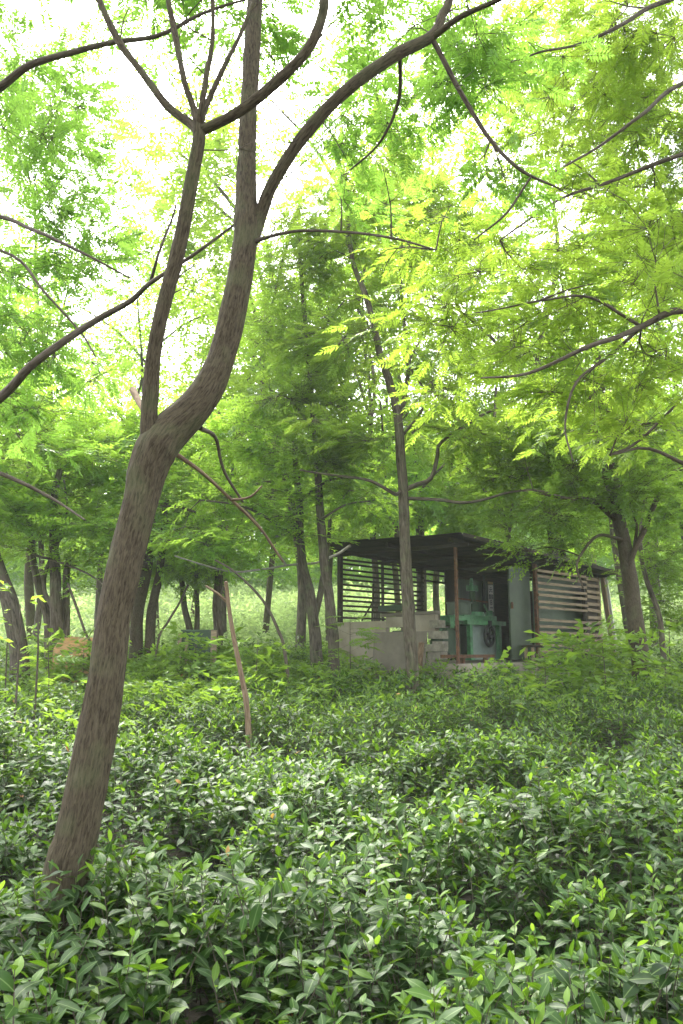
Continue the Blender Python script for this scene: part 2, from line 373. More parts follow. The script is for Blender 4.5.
# ------------------------------------------------------------------ tea shrubs
def scatter(y0, y1, dens, margin=.6):
    out = []
    y = np.linspace(y0, y1, 60)
    for a, b in zip(y[:-1], y[1:]):
        w = b*.44+margin; n = rng.poisson(dens((a+b)/2)*(b-a)*2*w) if callable(dens) else rng.poisson(dens*(b-a)*2*w)
        out.append(np.stack([rng.uniform(-w, w, n), rng.uniform(a, b, n)], 1))
    return np.vstack(out)
TRUNK0 = P(62, 885, 3.6)
def tea():
    mb = MB(); stems = MB()
    def shoots(xy, nl, leaf, tms, stem=True, mi=0, hl=0.):
        x, y = xy[:,0], xy[:,1]
        keep = ~in_shed(x, y) & (np.hypot(x-TRUNK0[0], y-TRUNK0[1]) > .1)
        x, y = x[keep], y[keep]; n = len(x)
        g = ground(x, y); h = tea_h(x, y)
        depth = rng.random(n)**1.6*.34            # how far below the canopy top this shoot ends
        top = g+h-depth+rng.normal(0, .03, n)+hl
        tip = np.stack([x, y, top], 1)
        lean = rng.normal(0, .45, (n,2)); up = norm(np.stack([lean[:,0], lean[:,1], np.ones(n)], 1))
        L = rng.uniform(.14, .26, n)
        base = tip-up*L[:,None]
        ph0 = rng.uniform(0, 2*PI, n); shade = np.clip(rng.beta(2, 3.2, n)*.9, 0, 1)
        if stem: sticks(stems, base-V(0,0,.06), tip, .003)
        for k in range(nl):
            t = (k+.5)/nl
            pos = base+up*(L*t)[:,None]
            ph = ph0+k*2.4+rng.normal(0,.3,n)
            el = np.radians(8+50*t**2+rng.normal(0, 16, n))
            d = np.stack([np.cos(ph)*np.cos(el), np.sin(ph)*np.cos(el), np.sin(el)], 1)
            nn = norm(V(0,0,1)+d*(-.2)+rng.normal(0,.28,(n,3)))
            size = leaf*(1.15-.5*t**3)*rng.uniform(.7,1.2,n)
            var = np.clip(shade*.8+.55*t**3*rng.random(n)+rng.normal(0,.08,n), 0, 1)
            yg = (rng.random(n) < np.interp(y, [2,5,9,14], [.14,.25,.6,.85])) & (t > .5)  # young-leaf share rises with distance: mid-ground brightness put into the colour
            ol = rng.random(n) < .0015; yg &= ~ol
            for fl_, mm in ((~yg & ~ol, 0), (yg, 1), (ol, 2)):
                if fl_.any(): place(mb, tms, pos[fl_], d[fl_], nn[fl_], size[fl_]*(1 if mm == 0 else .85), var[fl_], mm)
    shoots(scatter(.9, 4.2, lambda y: 270, .5), 9, .078, T_L4)
    shoots(scatter(4.2, 7.5, lambda y: 200, .6), 8, .084, T_L4)
    shoots(scatter(7.5, 11.5, lambda y: 150, .8), 7, .092, T_L2)
    shoots(scatter(11.5, 17., lambda y: 85, 1.), 6, .12, T_L2, False)
    shoots(scatter(17., 25., lambda y: 32, 1.5), 6, .17, T_L2, False)
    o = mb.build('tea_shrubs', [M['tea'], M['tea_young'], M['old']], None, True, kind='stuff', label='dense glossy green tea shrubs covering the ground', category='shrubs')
    stems.build('stem', M['twig'], o)
tea()
# weeds and pale undergrowth further back
def weeds():
    mb = MB()
    xy = scatter(8., 22., lambda y: np.interp(y, [8, 12, 16, 22], [5, 12, 20, 18]), 1.5)
    x, y = xy[:,0], xy[:,1]; k = ~in_shed(x, y, .5); x, y = x[k], y[k]
    cl = fbm(x*.5+9, y*.5, 2.5, 2); k = (cl > .42+.16*(x > 0)*(y < 14)+.2*(y < 9.5)) & (rng.random(len(x)) < np.where(x > 0, .45, .8)); x, y = x[k], y[k]; n = len(x)
    g = ground(x, y)+np.where(y < 17, tea_h(x, y), .3)
    for q in range(3):
        ph = rng.uniform(0, 2*PI, n); d = np.stack([np.cos(ph), np.sin(ph), rng.uniform(-.1,.5,n)], 1)
        pos = np.stack([x, y, g-.1+.08*q+rng.uniform(0,.1,n)], 1)
        place(mb, T_WEED if q else T_SPR, pos-V(0,0,.12)*((x > -.3)&(y > 10.5))[:,None], d, norm(V(0,0,1)+rng.normal(0,.35,(n,3))), rng.uniform(.2,.36,n), rng.random(n)**1.3)
    mb.build('undergrowth', M['weed'], None, False, kind='stuff', label='light green leafy weeds growing over the tea shrubs', category='undergrowth')
    mb = MB()                                       # meadow brush on the rising ground behind
    n = 26000; y = rng.uniform(20, 62, n); x = rng.uniform(-1, 1, n)*(y*.5+3)
    k = ~in_shed(x, y, .6); x, y = x[k], y[k]; n = len(x)
    hh = fbm(x*.35, y*.35, 7.5, 3)
    z = ground(x, y)+rng.random(n)*np.clip((hh-.35)*3.2, .15, 1.8)
    ph = rng.uniform(0, 2*PI, n); d = np.stack([np.cos(ph), np.sin(ph), rng.uniform(-.2,.7,n)], 1)
    place(mb, T_CLU, np.stack([x, y, z], 1), d, norm(V(0,0,1)+rng.normal(0,.5,(n,3))), rng.uniform(.5,.9,n)*(.6+y/60), rng.random(n))
    mb.build('meadow_brush', M['meadow'], None, False, kind='stuff', label='pale green tall grass and brush on the rising ground', category='brush')
weeds()
# ------------------------------------------------------------------ trees
LEAF = {'pin': (T_PIN, .36), 'spr': (T_SPR, .42), 'sml': (T_SML, .42), 'clu': (T_CLU, .7), 'wed': (T_WEED, .4)}
def sample_ell(ells, n, R=None):
    R = rng if R is None else R
    w = np.array([e[1]*e[2]*e[3] for e in ells])**.75; w = w/w.sum()
    out = []
    for e, k in zip(ells, R.multinomial(n, w)):
        d = norm(R.normal(0,1,(k,3))); r = R.random(k)**(1/2.2)
        out.append(np.array(e[0])+d*r[:,None]*np.array(e[1:4]))
    return np.vstack(out)
def E(px, py, Y, rx, ry=None, rz=None):
    return (P(px, py, Y), rx, ry or rx, rz or rx*.6)
def crown(mbw, mbl, skel, ells, ncl, kind='spr', nspray=10, size=1., flat=.35, spread=.42, twig=.0035, minz=None, rsk=.03, sides=5, jit=.3, mi=0, up=.15):
    """grow branches from the skeleton points to points in the ellipsoids, hang leaf sprays on them"""
    tg = sample_ell(ells, ncl)
    nodes = np.array(skel, float); nr = np.full(len(nodes), rsk)
    d0 = np.min(np.linalg.norm(tg[:,None]-nodes[None], axis=2), axis=1); tg = tg[np.argsort(d0)]
    cx = nodes.mean(0)
    tms, sz = LEAF[kind]; sz = sz*size
    PP=[]; DD=[]; A=[]; B=[]; VV=[]
    for t in tg:
        d = np.linalg.norm(nodes-t, axis=1)+.9*np.maximum(0, nodes[:,2]-t[2])
        i = int(np.argmin(d)); s = nodes[i]; L = np.linalg.norm(t-s)
        if L < .08: continue
        mid = (s+t)/2+V(0,0,up*L)+rng.normal(0,.09*L,3)
        k = max(2, int(L/.3)); tt = np.linspace(0,1,k+1)[:,None]
        path = (1-tt)**2*s+2*tt*(1-tt)*mid+tt**2*t; path[1:-1] += rng.normal(0,.02,(k-1,3))
        r0 = min(nr[i]*.8, .006+.009*L); r1 = max(.0025, r0*.35); rr = np.linspace(r0, r1, k+1)
        tube(mbw, path, rr, sides if r0 > .008 else 3, .35, seed=random.random()*20)
        nodes = np.vstack([nodes, path[1:]]); nr = np.concatenate([nr, rr[1:]])
        out = norm((path[-1]-path[-2])*V(1,1,.4))
        tone = rng.normal(0,.13)
        K = max(1, int(nspray*rng.uniform(.6,1.4)))
        ph = rng.uniform(0, 2*PI, K); q = rng.random(K)**.6*spread
        off = np.stack([np.cos(ph)*q, np.sin(ph)*q, rng.normal(0, flat*spread, K)], 1)+out*spread*.4
        # sprays leave points of the last stretch of the branch
        bi = rng.integers(max(0, k-3), k+1, K); root = path[bi]
        pos = root+off*.6
        dr = norm(off*V(1,1,.5)+out*.35+rng.normal(0,.15,(K,3)))
        PP.append(pos); DD.append(dr); A.append(root); B.append(pos+dr*sz*.5); VV.append(np.clip(.45+tone+rng.normal(0,.16,K), 0, 1))
    PP = np.vstack(PP); DD = np.vstack(DD); n = len(PP)
    N = norm(V(0,0,1)+rng.normal(0, jit, (n,3)))
    place(mbl, tms, PP, DD, N, sz*rng.uniform(.75,1.25,n), np.concatenate(VV), mi)
    if twig: sticks(mbw, np.vstack(A), np.vstack(B), twig)
def lp(pts, Y0, Y1=None, w=None, jy=0.):
    """pixel polyline with depth going Y0 to Y1; w = widths in px"""
    Y1 = Y0 if Y1 is None else Y1; n = len(pts); o = []; r = []
    for i, (a, b) in enumerate(pts):
        Yv = Y0+(Y1-Y0)*i/(n-1)+(rng.normal(0, jy) if 0 < i < n-1 else 0)
        o.append(P(a, b, Yv)); r.append(pxw(w[0]+(w[1]-w[0])*i/(n-1), Yv)/2 if w else .02)
    return np.array(o), np.array(r)
def dense(*ps): 
    return np.vstack([resample(p, np.ones(len(p)), .3)[0] for p in ps])
def rooted(pts, rad, flare=1.25):
    """carry a trunk's first point down to the soil"""
    p = pts[0].copy(); d = pts[0]-pts[1]; d = d/np.linalg.norm(d)
    g = float(ground(p[0], p[1]))-.08; h = max(.05, p[2]-g)
    q = p+V(d[0]*h*.4, 0, -h)
    return np.vstack([q, pts]), np.concatenate([[rad[0]*flare], rad])

# ---- the forked tree in front
def main_tree():
    Y0 = 3.55
    tp = [(66,885,Y0,46),(78,830,Y0,43),(96,740,Y0+.03,40),(106,680,Y0+.05,37),(114,620,Y0+.1,36),(122,580,Y0+.13,38),(127,555,Y0+.15,37),(142,496,Y0+.2,39),(147,474,Y0+.21,42),(156,450,Y0+.22,46)]
    pts = np.array([P(a,b,y) for a,b,y,w in tp]); rad = np.array([pxw(w,y)/2 for a,b,y,w in tp])
    rad = rad*.94; pts, rad = rooted(pts, rad, 1.45); rad[1] *= 1.1
    rs = [(156,450,Y0+.22,46),(171,430,Y0+.25,43),(190,412,Y0+.27,40),(207,390,Y0+.3,36),(222,356,Y0+.35,30),(236,298,Y0+.4,29),(244,250,Y0+.45,27),(246,222,Y0+.48,27),(247,150,Y0+.6,20),(252,50,Y0+.75,19),(256,-20,Y0+.85,17),(262,-180,Y0+1.1,12),(280,-330,Y0+1.5,6)]
    rp = np.array([P(a,b,y) for a,b,y,w in rs]); rr = .95*np.array([pxw(w,y)/2 for a,b,y,w in rs])
    o = thing('forked_tree', 'big grey-brown tree with leaning furrowed trunk and V fork, nearest the camera', 'tree', pts[0])
    mb = MB(); allp = np.vstack([pts, rp[1:]]); allr = np.concatenate([rad, rr[1:]])
    tube(mb, allp, allr, 84, .012, .0075, seed=2.3)
    mb.build('trunk', M['bark'], o, True)
    def limb(q, name='limb', sides=28, step=.02, rough=.003, mat='bark', wob=.022):
        p = np.array([P(a,b,y) for a,b,y,w in q]); r = np.array([pxw(w,y)/2 for a,b,y,w in q])
        m = MB(); pp, _ = tube(m, p, r, sides, step, rough, seed=random.random()*30, wob=wob); m.build(name, M[mat], o, True); return p
    y = Y0
    l1 = limb([(158,464,y+.22,30),(151,438,y+.2,21),(150,415,y+.2,17),(152,390,y+.18,17),(156,350,y+.15,16),(166,300,y+.12,16),(177,252,y+.1,16),(188,200,y+.08,15),(198,150,y+.05,14),(199,122,y+.05,14)])
    l2 = limb([(250,240,y+.48,20),(260,216,y+.5,15),(272,185,y+.45,14),(300,141,y+.4,15),(341,96,y+.35,15),(391,58,y+.35,14),(432,36,y+.4,12),(443,15,y+.45,10),(452,-10,y+.5,9),(470,-120,y+.8,7)])
    l3 = limb([(432,38,y+.4,8),(460,18,y+.3,6),(500,0,y+.2,5),(540,-20,y+.1,4)], sides=12)
    l4 = limb([(199,132,y+.05,11),(240,112,y-.0,12),(280,80,y-.05,13),(308,50,y-.1,12),(321,20,y-.1,12),(325,-10,y-.1,11),(330,-110,y+.1,8)])
    l5 = limb([(199,135,y+.05,10),(190,124,y+.1,9),(165,105,y+.15,9),(140,70,y+.2,8),(120,42,y+.25,8),(100,0,y+.3,7),(80,-60,y+.4,5)], sides=14)
    l6 = limb([(198,126,y+.05,9),(193,104,y+.1,7),(185,80,y+.1,7),(175,30,y+.2,7),(168,-10,y+.2,6),(160,-90,y+.3,4)], sides=12)
    l7 = limb([(199,128,y+.05,9),(201,108,y+.0,7),(205,75,y,6),(211,40,y,5),(211,-10,y,5),(205,-90,y,4)], sides=12)
    l8 = limb([(200,126,y+.05,8),(207,105,y+.1,6),(225,65,y+.15,5),(240,35,y+.2,5),(258,-10,y+.3,4)], sides=12)
    h1 = limb([(434,42,y+.4,6),(461,90,y+.45,5.5),(491,140,y+.5,5),(521,170,y+.5,4),(556,187,y+.5,2)], 'branch', 10, .05, .001, 'twig', .02)
    h2 = limb([(531,177,y+.5,3),(506,212,y+.5,3),(474,240,y+.5,1.6)], 'branch', 6, .05, 0, 'twig', .02)
    h3 = limb([(250,243,y+.45,7),(270,237,y+.4,4),(300,231,y+.3,3.6),(341,231,y+.2,3.4),(391,237,y,3),(436,250,y-.1,2)], 'branch', 8, .05, 0, 'twig', .03)
    h4 = limb([(400,52,y+.35,5),(398,100,y+.6,4),(380,140,y+.8,3),(350,170,y+1.1,2)], 'branch', 8, .05, 0, 'twig', .03)
    # broken stubs and dead wood below the fork
    limb([(150,420,y+.25,7),(141,405,y+.45,6),(133,390,y+.7,8)], 'branch', 8, .04, .002, 'deadwood', .01)
    limb([(170,450,y+.3,6),(200,472,y+.6,4),(232,500,y+.9,3.2),(262,530,y+1.1,3),(283,562,y+1.3,2)], 'branch', 8, .05, 0, 'deadwood', .03)
    limb([(200,428,y+.3,6),(216,438,y+.5,4),(224,470,y+.7,3.4),(243,502,y+.95,2.6)], 'branch', 8, .05, 0, 'twig', .04)
    limb([(232,500,y+.9,3),(250,497,y+.8,2.6),(262,486,y+.7,2)], 'branch', 6, .05, 0, 'deadwood', .02)
    mw = MB(); tw = mw
    for q in (l2[2:], l4[1:], l5, l6, l7, l8, h1, h3, l1[5:]):
        pp = dense(q)
        for k in range(max(3, int(len(pp)*.8))):
            b = pp[rng.integers(0, len(pp))]; d = norm(rng.normal(0,1,3)+V(0,0,.5)); L = rng.uniform(.12,.4)
            m1 = b+d*L*.5+rng.normal(0,.03,3); e = m1+norm(d+rng.normal(0,.4,3))*L*.5
            tube(tw, [b, m1, e], [.0045,.003,.0015], 4, .1)
            e2 = m1+norm(d+rng.normal(0,.8,3))*L*.4; tube(tw, [m1, (m1+e2)/2+rng.normal(0,.01,3), e2], [.0025,.002,.001], 3, .1)
    ml = MB()
    sk = dense(rp[9:], l2[5:], l3, l4[4:], l5[3:], l6[2:], l7[2:], l8[2:], h1, h2, h4)
    ells = [E(400,105,5.2,.45,.8,.28), E(330,140,5.8,.45,.7,.3), E(470,70,5.2,.3,.7,.25), E(360,190,6.3,.4,.6,.3), E(300,20,5.5,.45,.8,.3),
            E(230,20,6,.5,.9,.3), E(400,0,5.4,.6,.9,.3), E(160,-20,5.5,.5,.8,.3), E(510,190,5,.35,.4,.22), E(540,60,5.2,.35,.7,.3), E(300,-120,5.5,1.3,1.3,.6), E(420,120,6,.5,.6,.3), E(440,50,5.6,.5,.6,.3), E(370,60,6,.5,.7,.3)]
    crown(mw, ml, sk, ells, 250, 'pin', 8, .52, .5, .26, .0022, rsk=.008, sides=4, jit=.45)
    mw.build('twigs', M['twig'], o); ml.build('crown', M['hang'], o)
main_tree()

def simple_tree(name, label, trunk, Y, w, limbs=(), ells=(), ncl=80, kind='spr', ns=10, leaf='mid', bark='bark2', size=1., cat='tree', group=None, sides=14, rough=.004, Y1=None, flare=1.3, extra_trunks=(), spread=.42, flat=.35, twig=.0035, lw=(6,2), jit=.3, step=.08, rsk=.03, wob=.04, skip=0, root=True):
    p, r = lp(trunk, Y, Y1 or Y, w, .05)
    if root: p, r = rooted(p, r, flare)
    o = thing(name, label, cat, p[0], group)
    mb = MB(); tube(mb, p, r, sides, step, rough, seed=random.random()*30, wob=wob)
    sk = [p[len(p)//2 if not skip else skip:]]
    for tr, ww in extra_trunks:
        q, rr = lp(tr, Y, Y+.3, ww, .05)
        if tr[0][1] > 590: q, rr = rooted(q, rr, flare)
        tube(mb, q, rr, sides, step, rough, seed=random.random()*30, wob=wob); sk.append(q[len(q)//3:])
    for L in limbs:
        pts_, Ya, Yb, ww = L
        q, rr = lp(pts_, Ya, Yb, ww, .1); tube(mb, q, rr, 7, .1, .0, seed=random.random()*30, wob=.05); sk.append(q)
    ml = MB()
    if len(ells):
        crown(mb, ml, dense(*sk), ells, ncl, kind, ns, size, flat, spread, twig, rsk=rsk, jit=jit)
    mb.build('trunk', M[bark], o, True)
    if ml.n: ml.build('crown', M[leaf], o)
    return o
# ---- tree off the left edge whose limbs reach in
simple_tree('overhanging_tree', 'tree just off the left edge whose long bare limbs reach across behind the fork', 
    [(-190,900),(-170,600),(-150,420),(-120,200),(-100,0),(-90,-250)], 6., (40,14),
    limbs=[([(-165,520),(-80,455),(0,398),(30,368),(65,341),(100,318),(130,301),(150,283),(190,257),(234,225)], 5.9, 4.6, (13,3)),
           ([(150,283),(160,256),(172,222),(176,205)], 5.1, 5.0, (4,2)),
           ([(-150,200),(-60,130),(0,92),(30,67),(65,55),(115,42),(160,35),(200,12),(245,0)], 6.0, 4.9, (12,3)),
           ([(-140,300),(-60,225),(0,218),(40,232),(85,255),(130,278)], 6.0, 5.0, (8,2)),
           ([(-60,225),(10,256),(45,293),(80,331),(95,356)], 5.8, 5.2, (4,2)),
           ([(-160,450),(-80,440),(0,472),(50,497),(85,520)], 6.0, 5.6, (8,2))],
    ells=[E(40,150,7.5,.9,1.2,.6),E(30,50,7.5,1.,1.2,.5),E(60,255,8,.9,1.,.5),E(5,320,7.5,.7,1,.4),E(100,250,8.5,.6,.8,.4),E(120,15,7.5,.7,1,.35),E(20,430,8,.6,.8,.35),E(-60,-120,7.5,1.6,1.6,.8),E(60,360,8.5,.8,.8,.4),(V(-3,-1,8),2.6,2.6,.9),(V(-1,-4,8.5),2.6,2.6,.9),(V(-4.5,3,8.5),1.6,2.2,.8),E(30,100,9,1.2,1.2,.7),E(70,190,9.5,1.1,1.2,.7),E(20,270,9,1,1.2,.6)],  # world-coordinate lobes extend the crown unseen over the camera, added to shade the foreground
    ncl=600, kind='pin', ns=9, leaf='hang', bark='twig', size=.66, spread=.36, flat=.5, twig=.0028, jit=.45, skip=3)
# ---- near tree off the right edge: bright pinnate leaves hang into the picture
simple_tree('walnut_tree', 'tree just off the right edge with bright yellow-green feathery leaves filling the upper right', 
    [(880,950),(860,600),(840,400),(830,200),(820,0),(810,-250)], 6.5, (44,16),
    limbs=[([(835,370),(760,320),(683,310),(641,326),(591,346),(531,373),(481,378)], 6.2, 5.0, (12,2)),
           ([(641,326),(591,298),(541,300),(476,313)], 5.7, 5.2, (4,1.6)),
           ([(641,327),(611,356),(578,383),(566,426),(573,461)], 5.7, 5.5, (4.5,1.6)),
           ([(820,60),(740,-20),(666,0),(621,25),(581,42),(511,62)], 6.2, 5.0, (9,2)),
           ([(825,160),(750,60),(683,85),(641,115),(591,150),(550,175)], 6.2, 5.3, (8,2)),
           ([(830,240),(760,140),(683,155),(621,177),(556,202),(500,240)], 6.4, 5.6, (8,2)),
           ([(838,420),(760,480),(700,470),(650,450),(610,455)], 6.6, 6.4, (8,2)),
           ([(610,455),(640,440),(700,380)], 6.4, 6.6, (3,3))],
    ells=[E(610,40,6.5,.8,1,.4),E(650,120,7,.7,1,.4),E(560,225,6.8,.7,1,.35),E(640,235,7,.7,1,.4),E(500,300,6.5,.6,.9,.28),E(430,320,6.5,.45,.7,.25),E(560,330,6.,.7,.9,.28),
          E(650,350,6.5,.6,.9,.35),E(600,410,6.6,.6,.9,.28),E(440,250,7.2,.5,.8,.3),E(520,130,7,.5,.9,.35),E(500,20,7,.6,.9,.3),E(660,430,7,.5,.8,.3),E(600,280,6.2,.9,1,.4),E(420,385,6.8,.35,.5,.18),E(720,200,7.5,1,1.2,.9),E(650,30,7.5,.9,1,.5),E(640,110,8.5,1,1.2,.6),E(560,60,8.5,1,1.2,.5),E(660,280,8,.8,1,.6),E(570,120,8,.8,1,.4),(V(3.0,-1.5,8),2.6,2.4,.9),(V(1,-4,9),2.6,2.6,.9),(V(4,3,8.5),1.8,2,.8)],  # last three lobes: unseen canopy behind and above the camera, added to block sky light
    ncl=960, kind='pin', ns=9, leaf='bright', bark='twig', size=.6, spread=.46, flat=.45, twig=.0028, jit=.4, skip=3)
# ---- tree in front of the shed
simple_tree('slender_tree', 'slender straight grey tree standing right in front of the shed', 
    [(412,672),(408,600),(405,545),(402,476),(398,421),(390,385),(378,345),(366,296),(353,260),(345,200),(335,140)], 13.8, (14,3),
    limbs=[([(403,480),(398,494),(371,481),(341,476),(300,470)], 13.8, 13.2, (5,2)),
           ([(404,490),(418,484),(431,478),(438,455),(443,441),(481,416),(516,401),(550,380)], 13.8, 13.6, (6,2)),
           ([(405,498),(440,500),(466,503),(506,493),(536,491),(575,500)], 13.8, 12.6, (4,2)),
           ([(399,421),(408,370),(405,330),(400,280),(405,220)], 13.8, 14.2, (6,2)),
           ([(400,440),(425,400),(410,365),(420,340)], 13.8, 13.4, (3,2))],
    ells=[E(350,235,14,1.3,1.3,.8),E(430,230,14,1.4,1.3,.8),E(390,300,14,1.2,1.2,.6),E(460,370,13.6,1.2,1,.5),E(340,350,14,1,1,.5),E(500,430,13.5,1.0,1,.4),E(430,430,13.8,.9,1,.4),E(350,430,13.5,.8,.8,.35),E(380,170,14.5,1.4,1.3,.8)],
    ncl=230, kind='pin', ns=9, leaf='bright', bark='bark3', size=1.05, spread=.6, skip=6)
# ---- leaning dark tree right of the shed
simple_tree('leaning_tree', 'thick brown tree standing right of the shed with dark foliage over its roof', 
    [(641,668),(636,630),(630,585),(624,545),(616,506),(611,456),(603,405),(597,366),(590,310)], 13.2, (19,7),
    limbs=[([(628,575),(634,551),(645,528),(651,511),(662,485),(671,474),(690,465)], 13.2, 12.8, (7,4)),
           ([(634,551),(636,528),(634,515)], 13.2, 13.0, (4,2)),
           ([(617,510),(604,470),(595,430),(588,380),(586,330)], 13.2, 13.6, (10,4)),
           ([(616,520),(590,500),(560,497),(520,490)], 13.2, 12.6, (6,2)),
           ([(622,540),(600,535),(585,548),(577,565),(583,588)], 13.2, 12.6, (4,2))],
    ells=[E(590,480,13.2,1,1,.5),E(545,520,13,.8,.8,.35),E(615,430,13.3,.9,.9,.5),E(580,545,13.6,.5,.5,.15),E(640,500,13.2,.7,.9,.4),E(560,440,13.4,.8,.9,.4),E(520,548,13.2,.4,.4,.08),E(600,380,13.6,1,1,.5),E(520,470,13.6,.8,.8,.3)],
    ncl=170, kind='sml', ns=11, leaf='dark', bark='bark', size=1.0, spread=.5, skip=3, lw=(8,3))
# ---- pair by the shed's left corner
simple_tree('forked_shed_tree', 'dark forked tree standing left of the shed behind its pale neighbour', 
    [(316,650),(313,620),(309,590),(302,562),(300,530),(298,490),(294,440)], 15.2, (13,6),
    limbs=[([(313,622),(320,600),(323,578),(326,560),(330,520)], 15.2, 15.4, (8,4)),([(301,540),(270,520),(240,505),(200,500)], 15.2, 14.2, (4,2)),([(300,500),(330,480),(360,478)], 15.2, 14.6, (4,2))],
    ells=[E(255,500,14.6,1.2,1,.4),E(300,460,15,1.2,1,.5),E(350,500,15,.9,.9,.35),E(210,540,14.4,.8,.8,.3),E(290,530,15,.8,.8,.3),E(240,440,15,1,1,.4)],
    ncl=130, kind='spr', ns=9, leaf='mid', bark='bark2', size=.85, spread=.6, flat=.22, skip=3)
simple_tree('tall_shed_tree', 'straight grey-barked tree at the shed\'s left corner, dark leafy top above', 
    [(334,655),(331,610),(325,570),(321,520),(318,475),(314,420),(308,360),(303,300),(300,250),(298,210)], 14.6, (12,3),
    limbs=[([(320,520),(345,505),(375,500)], 14.6, 14, (3,1.5)),([(314,430),(290,400),(270,390)], 14.6, 14.2, (3,1.5)),([(306,350),(330,320),(345,300)], 14.6, 14.2, (3,1.5))],
    ells=[E(300,270,14.6,.8,.8,.6),E(290,330,14.6,.9,.8,.5),E(320,390,14.4,.9,.8,.5),E(285,400,14.4,.8,.8,.4),E(300,230,14.6,.5,.5,.4),E(330,450,14.4,.8,.8,.4)],
    ncl=190, kind='sml', ns=11, leaf='dark', bark='bark2', size=.9, spread=.45, flat=.4, skip=5)
# ---- maple behind the main trunk
simple_tree('maple_tree', 'upright grey tree with layered dark sprays, left of the dark green board', 
    [(218,640),(217,600),(220,560),(222,510),(222,450),(218,400)], 17.5, (10,5),
    limbs=[([(221,530),(190,510),(150,505)], 17.5, 16, (4,2)),([(221,500),(255,485),(290,480)], 17.5, 16.5, (4,2)),([(221,555),(232,540),(242,520)], 17.5, 17, (3,1.5))],
    ells=[E(200,490,16.5,1.4,1.2,.5),E(165,540,16,1.,1,.4),E(250,550,16.5,1,1,.3),E(230,430,17,1.5,1.2,.6),E(170,440,17,1.2,1.2,.5),E(200,560,16,.9,.9,.25)],
    ncl=150, kind='spr', ns=8, leaf='mid', bark='bark3', size=.9, spread=.7, flat=.2, skip=3)
simple_tree('crooked_tree', 'thin crooked twin-stemmed tree behind the dark green board', 
    [(190,632),(184,605),(182,580),(180,555),(176,520)], 18.5, (7,4),
    extra_trunks=[([(197,632),(197,600),(195,570),(192,540)], (6,3))],
    ells=[E(180,530,18.2,1.2,1,.6),E(195,565,17.8,.8,.8,.4),E(165,570,18,.7,.7,.3)], ncl=110, kind='sml', ns=10, leaf='dark', bark='bark2', size=1., spread=.5, skip=2)
simple_tree('twin_trunk_tree', 'twin-trunked brown tree half hidden behind the big leaning trunk', 
    [(136,645),(138,610),(146,575),(150,540),(152,490)], 16.5, (14,8),
    extra_trunks=[([(150,645),(152,610),(158,580),(163,540),(166,500)], (11,6))],
    ells=[E(130,520,16.3,1.2,1,.5),E(110,480,16.5,1.3,1.1,.5),E(100,560,16,.8,.8,.25),E(150,470,17,1,1,.5),E(120,430,17,1.2,1.2,.5)], ncl=140, kind='spr', ns=8, leaf='mid', bark='bark', size=.9, spread=.65, flat=.22, skip=2)
simple_tree('clustered_tree', 'pale clump of several stems growing from one base near the left edge', 
    [(57,650),(56,610),(55,575),(54,545),(54,500),(60,470)], 15.6, (15,6),
    extra_trunks=[([(50,645),(46,610),(38,585),(33,555),(31,520)], (11,5)),([(65,645),(66,610),(67,580),(68,560)], (9,6)),([(56,620),(44,590),(50,560),(70,520)], (5,3))],
    limbs=[([(54,555),(62,530),(68,510),(64,480)], 15.6, 15.6, (4,2)),([(33,555),(60,562),(90,575),(110,590)], 15.6, 14.8, (3,1.5)),([(32,540),(20,500),(5,470)], 15.6, 15, (4,2))],
    ells=[E(50,500,15.4,1.2,1,.45),E(20,450,15.4,1,1,.4),E(90,460,15.6,1,1,.45),E(30,540,15,.8,.8,.22),E(85,530,15,.7,.7,.22),E(50,420,16,1.2,1.1,.5),E(80,590,15,.5,.5,.12)], ncl=150, kind='spr', ns=8, leaf='mid', bark='bark3', size=.9, spread=.65, flat=.2, skip=2)
simple_tree('dark_trunk_tree', 'thick dark trunk leaning in from the left edge', 
    [(19,655),(12,610),(2,580),(-10,550),(-30,500),(-50,440)], 14.8, (19,13),
    ells=[E(-20,480,14.8,1,1,.4),E(10,520,14.6,.6,.7,.2),E(-10,400,14.8,1.1,1,.5)], ncl=70, kind='spr', ns=10, leaf='mid', bark='bark2', size=1., spread=.6, skip=3, flat=.25)
simple_tree('bending_tree', 'slim pale curving tree at the right edge, behind the thick brown tree', 
    [(664,660),(661,625),(654,600),(645,575),(641,550),(642,520),(650,470)], 15.6, (6,3.5),
    ells=[E(660,560,15.6,.7,.8,.4),E(650,460,15.8,1,1,.5),E(670,610,16,.4,.4,.4)], ncl=90, kind='sml', ns=10, leaf='dark', bark='bark3', size=1., spread=.5, skip=3)
simple_tree('background_tree', 'leaning brown tree seen between the shed and the thick tree', 
    [(632,655),(624,610),(618,570),(612,530),(606,480),(600,430)], 19, (7,4),
    ells=[E(600,470,19,1.6,1.2,.7),E(640,420,19,1.5,1.2,.7),E(650,520,19,.8,.8,.4)], ncl=130, kind='spr', ns=10, leaf='mid', bark='bark3', size=1.1, spread=.7, skip=3)

